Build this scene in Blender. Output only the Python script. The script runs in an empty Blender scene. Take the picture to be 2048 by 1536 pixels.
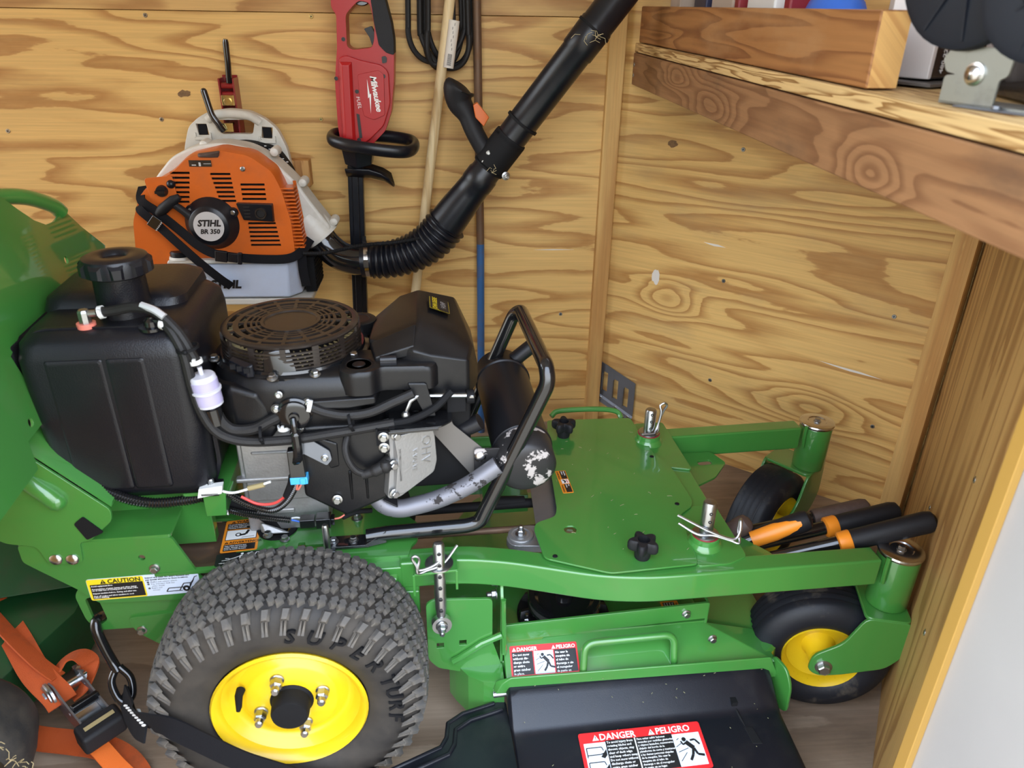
import bpy, bmesh, math, random
from mathutils import Vector, Matrix, Quaternion
random.seed(7)
D = bpy.data
SC = bpy.context.scene
COL = SC.collection
PI = math.pi
R = math.radians

# ------------------------------------------------------------------ camera
cam_d = D.cameras.new('camera'); cam = D.objects.new('camera', cam_d); COL.objects.link(cam)
cam_d.sensor_fit = 'HORIZONTAL'; cam_d.sensor_width = 36.0; cam_d.lens = 36.0 * 1515.0 / 2048.0
_yaw, _pit, _rol = R(4.5), R(26.6), R(1.0)
_fw = Vector((math.sin(_yaw) * math.cos(_pit), math.cos(_yaw) * math.cos(_pit), -math.sin(_pit)))
_r0 = Vector((math.cos(_yaw), -math.sin(_yaw), 0)); _d0 = _fw.cross(_r0)
_r = _r0 * math.cos(_rol) - _d0 * math.sin(_rol); _dn = _d0 * math.cos(_rol) + _r0 * math.sin(_rol)
cam.matrix_world = Matrix(((_r.x, -_dn.x, -_fw.x, 0), (_r.y, -_dn.y, -_fw.y, 0), (_r.z, -_dn.z, -_fw.z, 1.165), (0, 0, 0, 1)))
cam_d.clip_start = 0.02
cam_d.dof.use_dof = True; cam_d.dof.focus_distance = 1.6; cam_d.dof.aperture_fstop = 6.5
SC.camera = cam

# ------------------------------------------------------------------ sky, light, exposure
world = D.worlds.new('sky'); SC.world = world; world.use_nodes = True
_n = world.node_tree.nodes; _l = world.node_tree.links
_bg = _n['Background']; _bg.inputs['Strength'].default_value = 4.2
_tc = _n.new('ShaderNodeTexCoord'); _sx = _n.new('ShaderNodeSeparateXYZ'); _rp = _n.new('ShaderNodeValToRGB')
_mp = _n.new('ShaderNodeMapRange'); _mp.inputs['From Min'].default_value = -1.0
_l.new(_tc.outputs['Generated'], _sx.inputs[0]); _l.new(_sx.outputs['Z'], _mp.inputs['Value']); _l.new(_mp.outputs[0], _rp.inputs[0])
_rp.color_ramp.elements[0].position = 0.0; _rp.color_ramp.elements[0].color = (0.26, 0.25, 0.22, 1)
_rp.color_ramp.elements[1].position = 1.0; _rp.color_ramp.elements[1].color = (0.80, 0.98, 1.3, 1)
_e = _rp.color_ramp.elements.new(0.485); _e.color = (0.30, 0.29, 0.26, 1)
_e = _rp.color_ramp.elements.new(0.515); _e.color = (0.42, 0.44, 0.42, 1)
_e = _rp.color_ramp.elements.new(0.60); _e.color = (0.95, 1.0, 1.06, 1)
_l.new(_rp.outputs[0], _bg.inputs['Color'])
vs = SC.view_settings
vs.view_transform = 'Standard'; vs.look = 'None'; vs.exposure = 0.52; vs.gamma = 1.0; vs.use_curve_mapping = False

# ------------------------------------------------------------------ materials
MAT = {}
def _principled(name):
    m = D.materials.new(name); m.use_nodes = True
    return m, m.node_tree.nodes, m.node_tree.links, m.node_tree.nodes['Principled BSDF']
def mat(name, col, rough=0.5, metal=0.0, coat=0.0, bump=0.0, bscale=300.0, vary=0.0, vscale=8.0, dirt=None, dirt_amt=0.0, dscale=6.0, dlo=.5, dhi=.7, trans=0.0, alpha=1.0, spec=0.5, emit=0.0):
    m, n, l, p = _principled(name)
    p.inputs['Base Color'].default_value = (*col, 1); p.inputs['Roughness'].default_value = rough
    p.inputs['Metallic'].default_value = metal; p.inputs['Coat Weight'].default_value = coat; p.inputs['Coat Roughness'].default_value = 0.04
    p.inputs['Transmission Weight'].default_value = trans; p.inputs['Alpha'].default_value = alpha
    p.inputs['Specular IOR Level'].default_value = spec
    tc = n.new('ShaderNodeTexCoord')
    last = None
    if vary > 0:
        nz = n.new('ShaderNodeTexNoise'); nz.inputs['Scale'].default_value = vscale; nz.inputs['Detail'].default_value = 6
        l.new(tc.outputs['Object'], nz.inputs['Vector'])
        hs = n.new('ShaderNodeHueSaturation'); hs.inputs['Color'].default_value = (*col, 1)
        mr = n.new('ShaderNodeMapRange'); mr.inputs['From Min'].default_value = .3; mr.inputs['From Max'].default_value = .7
        mr.inputs['To Min'].default_value = 1 - vary; mr.inputs['To Max'].default_value = 1 + vary
        l.new(nz.outputs['Fac'], mr.inputs['Value']); l.new(mr.outputs[0], hs.inputs['Value'])
        last = hs.outputs[0]
    if dirt:
        nz = n.new('ShaderNodeTexNoise'); nz.inputs['Scale'].default_value = dscale; nz.inputs['Detail'].default_value = 10; nz.inputs['Roughness'].default_value = .65
        l.new(tc.outputs['Object'], nz.inputs['Vector'])
        mr = n.new('ShaderNodeMapRange'); mr.inputs['From Min'].default_value = dlo; mr.inputs['From Max'].default_value = dhi; mr.inputs['To Max'].default_value = dirt_amt
        l.new(nz.outputs['Fac'], mr.inputs['Value'])
        mx = n.new('ShaderNodeMix'); mx.data_type = 'RGBA'
        l.new(mr.outputs[0], mx.inputs['Factor'])
        if last: l.new(last, mx.inputs['A'])
        else: mx.inputs['A'].default_value = (*col, 1)
        mx.inputs['B'].default_value = (*dirt, 1); last = mx.outputs['Result']
        rr = n.new('ShaderNodeMapRange'); rr.inputs['To Min'].default_value = rough; rr.inputs['To Max'].default_value = .9
        l.new(mr.outputs[0], rr.inputs['Value']); l.new(rr.outputs[0], p.inputs['Roughness'])
    if last: l.new(last, p.inputs['Base Color'])
    if bump > 0:
        nz = n.new('ShaderNodeTexNoise'); nz.inputs['Scale'].default_value = bscale; nz.inputs['Detail'].default_value = 3
        l.new(tc.outputs['Object'], nz.inputs['Vector'])
        b = n.new('ShaderNodeBump'); b.inputs['Strength'].default_value = bump; b.inputs['Distance'].default_value = .001
        l.new(nz.outputs['Fac'], b.inputs['Height']); l.new(b.outputs[0], p.inputs['Normal'])
    MAT[name] = m
    return m

def wood(name, base, dark, fx=1.1, fz=5.5, rings=9.0, axis='x', knots=(), fine=(4.0, 170.0), fine_amt=.27, big=.12, rough=.55, seed=0.0, lo=.42, mid=.72, blotch=None, blotch_amt=0, bump=.15, distort=.25):
    """Plain sliced or rotary cut wood: contour bands of a stretched noise field, rings round knots, fine fibres."""
    m, n, l, p = _principled(name)
    tc = n.new('ShaderNodeTexCoord'); sep = n.new('ShaderNodeSeparateXYZ'); l.new(tc.outputs['Object'], sep.inputs[0])
    along, across = ('X', 'Z') if axis == 'x' else ('Z', 'X')
    def math_(op, a, b=None):
        q = n.new('ShaderNodeMath'); q.operation = op
        for i, s in enumerate((a, b)):
            if s is None: continue
            if isinstance(s, (int, float)): q.inputs[i].default_value = s
            else: l.new(s, q.inputs[i])
        return q.outputs[0]
    U = sep.outputs[along]; Wd = math_('ADD', sep.outputs[across], math_('MULTIPLY', sep.outputs['Y'], 1.0))
    def vec(a, b, c=seed):
        cb = n.new('ShaderNodeCombineXYZ'); l.new(math_('MULTIPLY', U, a), cb.inputs[0]); l.new(math_('MULTIPLY', Wd, b), cb.inputs[1]); cb.inputs[2].default_value = c
        return cb.outputs[0]
    def noise(v, detail, rg, dist=0.0):
        z = n.new('ShaderNodeTexNoise'); z.inputs['Scale'].default_value = 1; z.inputs['Detail'].default_value = detail; z.inputs['Roughness'].default_value = rg; z.inputs['Distortion'].default_value = dist
        l.new(v, z.inputs['Vector']); return z.outputs['Fac']
    h = math_('MULTIPLY', noise(vec(fx, fz), 2.0, .45, distort), rings)
    for (ku, kw, amp, su, sw) in knots:
        du = math_('MULTIPLY', math_('SUBTRACT', U, ku), 1 / su); dw = math_('MULTIPLY', math_('SUBTRACT', Wd, kw), 1 / sw)
        d2 = math_('ADD', math_('MULTIPLY', du, du), math_('MULTIPLY', dw, dw))
        h = math_('ADD', h, math_('MULTIPLY', math_('POWER', 2.718, math_('MULTIPLY', d2, -1.0)), amp))
    h = math_('ADD', h, math_('MULTIPLY', noise(vec(14, 60, seed + 3), 3, .6), .28))
    fr = math_('FRACT', h)
    cr = n.new('ShaderNodeValToRGB'); l.new(fr, cr.inputs[0]); E_ = cr.color_ramp.elements
    E_[0].position = 0.0; E_[0].color = (0.15, 0.15, 0.15, 1); E_[1].position = 1.0; E_[1].color = (0.1, .1, .1, 1)
    for pos, v in ((.06, .0), (lo, .0), (mid, .75), (.9, 1.0), (.965, .9)):
        q = E_.new(pos); q.color = (v, v, v, 1)
    mx = n.new('ShaderNodeMix'); mx.data_type = 'RGBA'; l.new(cr.outputs[0], mx.inputs['Factor'])
    mx.inputs['A'].default_value = (*base, 1); mx.inputs['B'].default_value = (*dark, 1)
    # fibres and slow change of tone
    f1 = noise(vec(*fine, seed + 7), 4, .6); f2 = noise(vec(.9, 2.0, seed + 11), 3, .5)
    val = math_('ADD', math_('MULTIPLY', math_('SUBTRACT', f1, .5), fine_amt * 2), math_('MULTIPLY', math_('SUBTRACT', f2, .5), big * 2))
    hs = n.new('ShaderNodeHueSaturation'); l.new(mx.outputs['Result'], hs.inputs['Color']); l.new(math_('ADD', val, 1.0), hs.inputs['Value'])
    out = hs.outputs[0]
    if blotch:
        bf = noise(vec(3.2, 9.0, seed + 20), 6, .6)
        mr = n.new('ShaderNodeMapRange'); mr.inputs['From Min'].default_value = .52; mr.inputs['From Max'].default_value = .72; mr.inputs['To Max'].default_value = blotch_amt
        l.new(bf, mr.inputs['Value'])
        m2 = n.new('ShaderNodeMix'); m2.data_type = 'RGBA'; l.new(mr.outputs[0], m2.inputs['Factor']); l.new(out, m2.inputs['A']); m2.inputs['B'].default_value = (*blotch, 1)
        out = m2.outputs['Result']
    l.new(out, p.inputs['Base Color']); p.inputs['Roughness'].default_value = rough
    if bump:
        b = n.new('ShaderNodeBump'); b.inputs['Strength'].default_value = bump; b.inputs['Distance'].default_value = .002
        l.new(f1, b.inputs['Height']); l.new(b.outputs[0], p.inputs['Normal'])
    MAT[name] = m
    return m

PLY_A = (0.68, 0.43, 0.145); PLY_D = (0.43, 0.215, 0.058)
wood('ply_back', PLY_A, PLY_D, fx=1.1, fz=7.0, rings=9.0, seed=2.3, lo=.50, mid=.80, distort=.10,
     knots=((-.745, .80, 5.0, .10, .055), (-.95, 1.02, 3.0, .055, .06), (-.66, 1.01, 3.0, .09, .05), (-.11, .885, 3.6, .10, .04), (.23, .80, 2.0, .07, .035), (-.02, .27, 3.0, .06, .05), (.33, .145, 3.0, .06, .04)))
wood('ply_nose', PLY_A, PLY_D, fx=.9, fz=7.5, rings=10.0, seed=8.1, lo=.42, mid=.78, distort=.10, blotch=(.30, .22, .12), blotch_amt=.35, knots=((.19, .45, 3.0, .08, .05), (.62, .25, 3.0, .12, .06)))
wood('ply_near', (0.50, 0.30, 0.105), (0.30, 0.15, 0.045), fx=.8, fz=6.5, rings=8.0, axis='z', seed=4.4, rough=.5)
wood('ply_strip', (0.58, 0.36, 0.13), (0.36, 0.18, 0.055), fx=2.4, fz=9.0, rings=4, axis='x', seed=5.7)
wood('post_wood', (0.62, 0.38, 0.13), (0.47, 0.24, 0.07), fx=1.2, fz=16, rings=3, axis='z', seed=1.2, rough=.6)
wood('floor_wood', (0.34, 0.255, 0.18), (0.22, 0.155, 0.105), fx=1.4, fz=6, rings=3, seed=9.4, rough=.75, big=.35, blotch=(.07, .05, .035), blotch_amt=.6)
wood('old_board', (0.29, 0.145, 0.062), (0.19, 0.085, 0.034), fx=2.0, fz=12, rings=9, seed=3.3, rough=.6, blotch=(.075, .045, .028), blotch_amt=.85, fine_amt=.25,
     knots=((.42, .045, 3.5, .10, .022), (.66, .02, 4, .13, .03), (1.22, .02, 3.5, .06, .025)))
wood('lip_board', (0.33, 0.145, 0.045), (0.20, 0.075, 0.022), fx=1.3, fz=18, rings=10, seed=6.2, rough=.6, fine_amt=.2, blotch=(.45, .26, .12), blotch_amt=.5)
wood('end_grain', (0.62, 0.36, 0.12), (0.5, 0.26, 0.08), fx=20, fz=20, rings=4, seed=2.2, rough=.8)
wood('shelf_ply', (0.62, 0.42, 0.18), (0.25, 0.12, 0.03), fx=4, fz=90, rings=5, seed=12.2, rough=.7)
wood('pine_block', (0.55, 0.30, 0.10), (0.36, 0.16, 0.045), fx=3, fz=30, rings=4, axis='z', seed=14.2, rough=.7)
wood('ash_pole', (0.74, 0.58, 0.33), (0.62, 0.44, 0.22), fx=2, fz=40, rings=2, axis='z', seed=15.2, rough=.45)

mat('green', (0.045, 0.205, 0.036), rough=.28, coat=1.0, vary=.06, vscale=3, dirt=(.14, .12, .05), dirt_amt=.28, dscale=7, dlo=.56, dhi=.8)
mat('dark_green', (0.010, 0.07, 0.020), rough=.45, dirt=(.06, .05, .03), dirt_amt=.5, dscale=9)
mat('yellow', (0.72, 0.48, 0.010), rough=.33, coat=.2, dirt=(.30, .17, .02), dirt_amt=.35, dscale=12, dlo=.6, dhi=.8)
mat('rubber', (0.030, 0.028, 0.027), rough=.62, bump=.35, bscale=260, dirt=(.13, .105, .075), dirt_amt=.55, dscale=14, dlo=.42, dhi=.72)
mat('tread_rubber', (0.075, 0.070, 0.065), rough=.75, bump=.4, bscale=300, dirt=(.24, .20, .15), dirt_amt=.55, dscale=24, dlo=.45, dhi=.75)
mat('side_rubber', (0.017, 0.016, 0.016), spec=.35, rough=.55, bump=.15, bscale=200, dirt=(.085, .07, .054), dirt_amt=.65, dscale=6, dlo=.38, dhi=.7)
mat('caster_rubber', (0.009, 0.010, 0.014), spec=.35, rough=.5, bump=.2, bscale=200, dirt=(.16, .13, .09), dirt_amt=.5, dscale=16, dlo=.55, dhi=.72)
mat('tank_plastic', (0.007, 0.007, 0.010), spec=.40, rough=.34, bump=.35, bscale=520, dirt=(.10, .085, .065), dirt_amt=.05, dscale=10)
mat('black_plastic', (0.006, 0.007, 0.011), spec=.42, rough=.30, bump=.12, bscale=700, dirt=(.14, .12, .09), dirt_amt=.05, dscale=14)
mat('shroud_black', (0.006, 0.006, 0.007), spec=.38, rough=.34, bump=.2, bscale=900, dirt=(.12, .10, .08), dirt_amt=.05, dscale=16)
mat('gloss_black', (0.008, 0.008, 0.009), rough=.16, coat=.6)
mat('matte_black', (0.007, 0.007, 0.008), rough=.7, spec=.2)
mat('screen_black', (0.022, 0.016, 0.013), rough=.3, dirt=(.15, .11, .07), dirt_amt=.25, dscale=18)
mat('muffler_black', (0.016, 0.016, 0.019), rough=.40, metal=.3)
mat('muffler_worn', (0.028, 0.027, 0.028), rough=.45, metal=.3, dirt=(.50, .46, .44), dirt_amt=1.0, dscale=22, dlo=.585, dhi=.60)
mat('pipe_worn', (0.20, 0.20, 0.225), rough=.5, metal=.5, dirt=(.05, .045, .045), dirt_amt=1.0, dscale=34, dlo=.56, dhi=.585)
mat('grey_sheet', (0.17, 0.16, 0.15), rough=.45, metal=.5)
mat('aluminium', (0.42, 0.42, 0.42), rough=.48, metal=.85, bump=.3, bscale=260, dirt=(.19, .17, .13), dirt_amt=.4, dscale=14)
mat('zinc', (0.44, 0.45, 0.455), rough=.30, metal=1.0, dirt=(.28, .25, .19), dirt_amt=.3, dscale=40)
mat('bright_steel', (0.62, 0.62, 0.62), rough=.22, metal=1.0)
mat('gold_zinc', (0.62, 0.48, 0.20), rough=.25, metal=1.0)
mat('rusty_steel', (0.16, 0.10, 0.065), rough=.55, metal=.5, dirt=(.26, .13, .06), dirt_amt=.6, dscale=30)
mat('strip_steel', (0.23, 0.25, 0.29), rough=.38, metal=.8, vary=.15)
mat('orange_plastic', (0.62, 0.125, 0.014), rough=.36, coat=.15, dirt=(.35, .10, .02), dirt_amt=.3, dscale=12)
mat('white_plastic', (0.62, 0.60, 0.54), rough=.42, dirt=(.34, .29, .2), dirt_amt=.35, dscale=14)
mat('tank_white', (0.56, 0.64, 0.80), rough=.38, trans=.08, dirt=(.4, .4, .4), dirt_amt=.2)
mat('red_plastic', (0.40, 0.009, 0.011), rough=.34, bump=.05)
mat('red_paint', (0.23, 0.010, 0.012), rough=.3, coat=.3)
mat('filter_white', (0.78, 0.77, 0.84), rough=.3, trans=.25)
mat('filter_violet', (0.55, 0.50, 0.74), rough=.3, trans=.2)
mat('hose_black', (0.015, 0.014, 0.014), spec=.35, rough=.5, bump=.5, bscale=900)
mat('white', (0.82, 0.82, 0.80), rough=.4)
mat('label_blue_white', (0.66, 0.74, 0.86), rough=.35)
mat('ink', (0.012, 0.012, 0.013), rough=.4)
mat('label_red', (0.70, 0.022, 0.026), rough=.35)
mat('label_orange', (0.80, 0.26, 0.02), rough=.35)
mat('label_yellow', (0.85, 0.66, 0.02), rough=.35)
mat('label_silver', (0.62, 0.63, 0.65), rough=.35, metal=.3)
mat('wire_red', (0.70, 0.06, 0.05), rough=.4)
mat('wire_pink', (0.80, 0.22, 0.16), rough=.4)
mat('wire_blue', (0.03, 0.14, 0.62), rough=.4)
mat('plug_blue', (0.06, 0.40, 0.75), rough=.35)
mat('webbing_black', (0.006, 0.006, 0.008), spec=.2, rough=.8, bump=.5, bscale=900)
mat('webbing_orange', (0.52, 0.085, 0.012), rough=.8, bump=.6, bscale=700, dirt=(.20, .06, .02), dirt_amt=.6, dscale=14)
mat('webbing_bright', (0.85, 0.17, 0.02), rough=.75, bump=.6, bscale=700)
mat('grip_black', (0.010, 0.010, 0.012), spec=.3, rough=.55, bump=.3, bscale=700)
mat('grip_orange', (0.85, 0.27, 0.02), rough=.4)
mat('grip_brown', (0.075, 0.045, 0.035), rough=.6, bump=.4, bscale=120, dirt=(.16, .12, .09), dirt_amt=.4, dscale=30)
mat('blue_paint', (0.025, 0.10, 0.26), rough=.45, dirt=(.12, .08, .05), dirt_amt=.6, dscale=16)
mat('dull_gold', (0.36, 0.29, 0.14), rough=.45)
mat('jamb_paint', (0.36, 0.345, 0.335), rough=.45, vary=.04, vscale=5)
mat('jamb_gold', (0.40, 0.23, 0.05), rough=.45)
mat('ceiling_white', (0.75, 0.74, 0.70), rough=.6)
mat('cardboard', (0.50, 0.40, 0.32), rough=.7)
mat('pale_box', (0.72, 0.66, 0.62), rough=.6)
mat('film_clear', (0.75, 0.76, 0.78), rough=.18, spec=.8)
mat('box_black', (0.022, 0.02, 0.022), rough=.25, coat=.4)
mat('navy', (0.02, 0.025, 0.075), rough=.4)
mat('bag_blue', (0.04, 0.14, 0.55), rough=.25)
mat('maroon', (0.25, 0.02, 0.03), rough=.4)
mat('wheel_grey', (0.006, 0.008, 0.013), spec=.3, rough=.5, bump=.2, bscale=120)
mat('ground_grey', (0.35, 0.33, 0.29), rough=.9, vary=.2)
mat('knot_brown', (0.20, 0.11, 0.045), rough=.7, dirt=(.07, .05, .03), dirt_amt=.8, dscale=60)
mat('grey_zinc', (0.30, 0.31, 0.29), rough=.36, metal=.9, dirt=(.2, .2, .17), dirt_amt=.4, dscale=30)
mat('clipping', (0.30, 0.30, 0.16), rough=.8)
mat('worn_white', (0.72, 0.68, 0.62), rough=.8)
mat('dry_straw', (0.55, 0.45, 0.25), rough=.8)

# ------------------------------------------------------------------ mesh helpers
def TR(loc=(0, 0, 0), rot=(0, 0, 0)):
    from mathutils import Euler
    return Matrix.Translation(Vector(loc)) @ Euler(rot, 'XYZ').to_matrix().to_4x4()
def frame_from(o, u, v):
    """matrix with local x along u, local y along v (made square), local z = u x v"""
    u = Vector(u).normalized(); w = u.cross(Vector(v)).normalized(); v = w.cross(u)
    return Matrix(((u.x, v.x, w.x, o[0]), (u.y, v.y, w.y, o[1]), (u.z, v.z, w.z, o[2]), (0, 0, 0, 1)))
def plane_xz(y, flip=False):
    """local (a,b) -> world (a, y, b); local +z -> towards -y"""
    return Matrix(((1, 0, 0, 0), (0, 0, -1, y), (0, 1, 0, 0), (0, 0, 0, 1)))
def plane_xy(z): return Matrix.Translation((0, 0, z))
def catmull(pts, n=8):
    P = [Vector(p) for p in pts]; P = [P[0] * 2 - P[1]] + P + [P[-1] * 2 - P[-2]]
    out = []
    for i in range(1, len(P) - 2):
        for k in range(n):
            t = k / n
            a, b, c, d = P[i - 1], P[i], P[i + 1], P[i + 2]
            out.append(.5 * ((2 * b) + (c - a) * t + (2 * a - 5 * b + 4 * c - d) * t * t + (3 * b - a - 3 * c + d) * t ** 3))
    out.append(P[-2]); return out
def fillet(pts, r, n=6):
    P = [Vector(p) for p in pts]; out = [P[0]]
    for i in range(1, len(P) - 1):
        a, b, c = P[i - 1], P[i], P[i + 1]
        rr = min(r, (a - b).length * .49, (c - b).length * .49)
        p, q = b + (a - b).normalized() * rr, b + (c - b).normalized() * rr
        for k in range(n + 1):
            t = k / n; out.append((1 - t) ** 2 * p + 2 * t * (1 - t) * b + t * t * q)
    out.append(P[-1]); return out
def rrect(w, h, r, n=4, cx=0, cy=0):
    out = []
    for (sx, sy, a0) in ((1, 1, 0), (-1, 1, 90), (-1, -1, 180), (1, -1, 270)):
        for k in range(n + 1):
            a = R(a0 + 90 * k / n); out.append((cx + sx * (w / 2 - r) + r * math.cos(a), cy + sy * (h / 2 - r) + r * math.sin(a)))
    return out
def circle(cx, cy, r, n=20): return [(cx + r * math.cos(2 * PI * k / n), cy + r * math.sin(2 * PI * k / n)) for k in range(n)]
def round_poly(pts, r, n=3):
    out = []; m = len(pts)
    for i in range(m):
        a, b, c = Vector(pts[i - 1]), Vector(pts[i]), Vector(pts[(i + 1) % m])
        rr = min(r, (a - b).length * .45, (c - b).length * .45)
        p, q = b + (a - b).normalized() * rr, b + (c - b).normalized() * rr
        for k in range(n + 1):
            t = k / n; v = (1 - t) ** 2 * p + 2 * t * (1 - t) * b + t * t * q; out.append((v.x, v.y))
    return out
_tcache = {}
def text_geo(s, size, bold=0.0, shear=0.0, align='LEFT', space=1.0, res=2, extrude=0.0):
    key = (s, size, bold, shear, align, space, res, extrude)
    if key in _tcache: return _tcache[key]
    c = D.curves.new('lettering', 'FONT'); c.body = s; c.size = size; c.offset = bold; c.shear = shear; c.align_x = align; c.space_character = space; c.resolution_u = res; c.fill_mode = 'FRONT' if extrude == 0 else 'BOTH'; c.extrude = extrude
    o = D.objects.new('lettering', c); COL.objects.link(o)
    dg = bpy.context.evaluated_depsgraph_get(); dg.update()
    me = D.meshes.new_from_object(o.evaluated_get(dg))
    g = ([tuple(v.co) for v in me.vertices], [tuple(p.vertices) for p in me.polygons])
    D.meshes.remove(me); D.objects.remove(o); D.curves.remove(c)
    _tcache[key] = g; return g
def fill_geo(outline, holes, depth):
    c = D.curves.new('outline', 'CURVE'); c.dimensions = '2D'; c.fill_mode = 'BOTH'; c.extrude = depth / 2
    for pts in [outline] + list(holes):
        s = c.splines.new('POLY'); s.points.add(len(pts) - 1); s.use_cyclic_u = True
        for i, p in enumerate(pts): s.points[i].co = (p[0], p[1], 0, 1)
    o = D.objects.new('outline', c); COL.objects.link(o)
    dg = bpy.context.evaluated_depsgraph_get(); dg.update()
    me = D.meshes.new_from_object(o.evaluated_get(dg))
    bm = bmesh.new(); bm.from_mesh(me); bmesh.ops.remove_doubles(bm, verts=bm.verts, dist=1e-6); bmesh.ops.recalc_face_normals(bm, faces=bm.faces)
    bmesh.ops.dissolve_limit(bm, angle_limit=R(1), verts=bm.verts, edges=bm.edges)
    bm.verts.index_update()
    g = ([tuple(v.co) for v in bm.verts], [tuple(v.index for v in f.verts) for f in bm.faces])
    bm.free(); D.meshes.remove(me); D.objects.remove(o); D.curves.remove(c)
    return g

class MB:
    def __init__(s): s.v = []; s.f = []; s.m = []
    def add(s, verts, faces, mi=0, M=None):
        k = len(s.v)
        s.v += [tuple(M @ Vector(p)) for p in verts] if M is not None else [tuple(p) for p in verts]
        s.f += [tuple(k + i for i in f) for f in faces]; s.m += [mi] * len(faces); return s
    def box(s, c, d, mi=0, M=None, taper=None):
        x, y, z = d[0] / 2, d[1] / 2, d[2] / 2; t = taper or (1, 1)
        vs_ = [(c[0] + sx * x * (t[0] if sz > 0 else 1), c[1] + sy * y * (t[1] if sz > 0 else 1), c[2] + sz * z) for sz in (-1, 1) for sy in (-1, 1) for sx in (-1, 1)]
        return s.add(vs_, [(0, 2, 3, 1), (4, 5, 7, 6), (0, 1, 5, 4), (2, 6, 7, 3), (0, 4, 6, 2), (1, 3, 7, 5)], mi, M)
    def span(s, a, b, mi=0, M=None):
        return s.box([(a[i] + b[i]) / 2 for i in range(3)], [abs(b[i] - a[i]) for i in range(3)], mi, M)
    def hull(s, pts, mi=0, M=None):
        bm = bmesh.new()
        for p in pts: bm.verts.new(p)
        r_ = bmesh.ops.convex_hull(bm, input=bm.verts)
        bmesh.ops.delete(bm, geom=[v for v in bm.verts if not v.link_faces], context='VERTS')
        bmesh.ops.dissolve_limit(bm, angle_limit=R(2), verts=bm.verts, edges=bm.edges)
        bmesh.ops.recalc_face_normals(bm, faces=bm.faces); bm.verts.index_update()
        s.add([tuple(v.co) for v in bm.verts], [tuple(v.index for v in f.verts) for f in bm.faces], mi, M); bm.free(); return s
    def lathe(s, o, axis, prof, n=24, mi=0, M=None, arc=None, up=None):
        """prof: list of (distance along axis, radius)"""
        ax = Vector(axis).normalized(); o = Vector(o)
        u = Vector(up).normalized() if up else ax.orthogonal().normalized(); w = ax.cross(u)
        vs_, fs = [], []
        for (t, r) in prof:
            for k in range(n):
                a = 2 * PI * k / n; vs_.append(o + ax * t + (u * math.cos(a) + w * math.sin(a)) * max(r, 1e-5))
        for i in range(len(prof) - 1):
            for k in range(n):
                j = (k + 1) % n; fs.append((i * n + k, i * n + j, (i + 1) * n + j, (i + 1) * n + k))
        if prof[0][1] > 1e-4: fs.append(tuple(range(n - 1, -1, -1)))
        if prof[-1][1] > 1e-4: fs.append(tuple((len(prof) - 1) * n + k for k in range(n)))
        return s.add(vs_, fs, mi, M)
    def ring(s, o, axis, prof, n=24, mi=0, M=None):
        """closed profile swept round the axis"""
        ax = Vector(axis).normalized(); o = Vector(o); u = ax.orthogonal().normalized(); w = ax.cross(u); vs_, fs = [], []; m = len(prof)
        for (t, r) in prof:
            for k in range(n):
                a = 2 * PI * k / n; vs_.append(o + ax * t + (u * math.cos(a) + w * math.sin(a)) * r)
        for i in range(m):
            i2 = (i + 1) % m
            for k in range(n):
                j = (k + 1) % n; fs.append((i * n + k, i * n + j, i2 * n + j, i2 * n + k))
        return s.add(vs_, fs, mi, M)
    def cyl(s, p0, p1, r0, r1=None, n=16, mi=0, M=None):
        p0, p1 = Vector(p0), Vector(p1); d = p1 - p0
        return s.lathe(p0, d, [(0, r0), (d.length, r0 if r1 is None else r1)], n, mi, M)
    def ball(s, c, r, n=12, mi=0, M=None, sc=(1, 1, 1)):
        vs_, fs = [], []; m = n // 2
        prof = [(-math.cos(PI * i / m), math.sin(PI * i / m)) for i in range(m + 1)]
        for (t, q) in prof:
            for k in range(n):
                a = 2 * PI * k / n; vs_.append((c[0] + r * sc[0] * q * math.cos(a), c[1] + r * sc[1] * q * math.sin(a), c[2] + r * sc[2] * t))
        for i in range(m):
            for k in range(n):
                j = (k + 1) % n; fs.append((i * n + k, i * n + j, (i + 1) * n + j, (i + 1) * n + k))
        return s.add(vs_, fs, mi, M)
    def tube(s, path, r, n=10, mi=0, M=None, caps=True, flat=None, up=None):
        """r: number or function of (index, count); flat=(a,b) scales the section"""
        P = [Vector(p) for p in path]; N = len(P); T = []
        for i in range(N):
            a = P[max(i - 1, 0)]; b = P[min(i + 1, N - 1)]; T.append((b - a).normalized())
        u = Vector(up) if up else T[0].orthogonal(); vs_, fs = [], []
        for i in range(N):
            u = (u - T[i] * u.dot(T[i])).normalized(); w = T[i].cross(u)
            rr = r(i, N) if callable(r) else r
            fa, fb = flat or (1, 1)
            for k in range(n):
                a = 2 * PI * k / n; vs_.append(P[i] + u * math.cos(a) * rr * fa + w * math.sin(a) * rr * fb)
        for i in range(N - 1):
            for k in range(n):
                j = (k + 1) % n; fs.append((i * n + k, i * n + j, (i + 1) * n + j, (i + 1) * n + k))
        if caps: fs.append(tuple(range(n - 1, -1, -1))); fs.append(tuple((N - 1) * n + k for k in range(n)))
        return s.add(vs_, fs, mi, M)
    def loom(s, path, r, pitch=.004, n=10, mi=0, depth=.18, M=None):
        """corrugated tube along a smooth path"""
        P = [Vector(p) for p in path]; L = [0]
        for i in range(1, len(P)): L.append(L[-1] + (P[i] - P[i - 1]).length)
        m = max(4, int(L[-1] / (pitch / 4))); Q = []; j = 0
        for k in range(m + 1):
            t = L[-1] * k / m
            while j < len(P) - 2 and L[j + 1] < t: j += 1
            q = (t - L[j]) / max(L[j + 1] - L[j], 1e-9); Q.append(P[j].lerp(P[j + 1], q))
        return s.tube(Q, lambda i, N: r * (1 - depth * (.5 - .5 * math.cos(2 * PI * i / 4))), n, mi, M)
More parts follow.
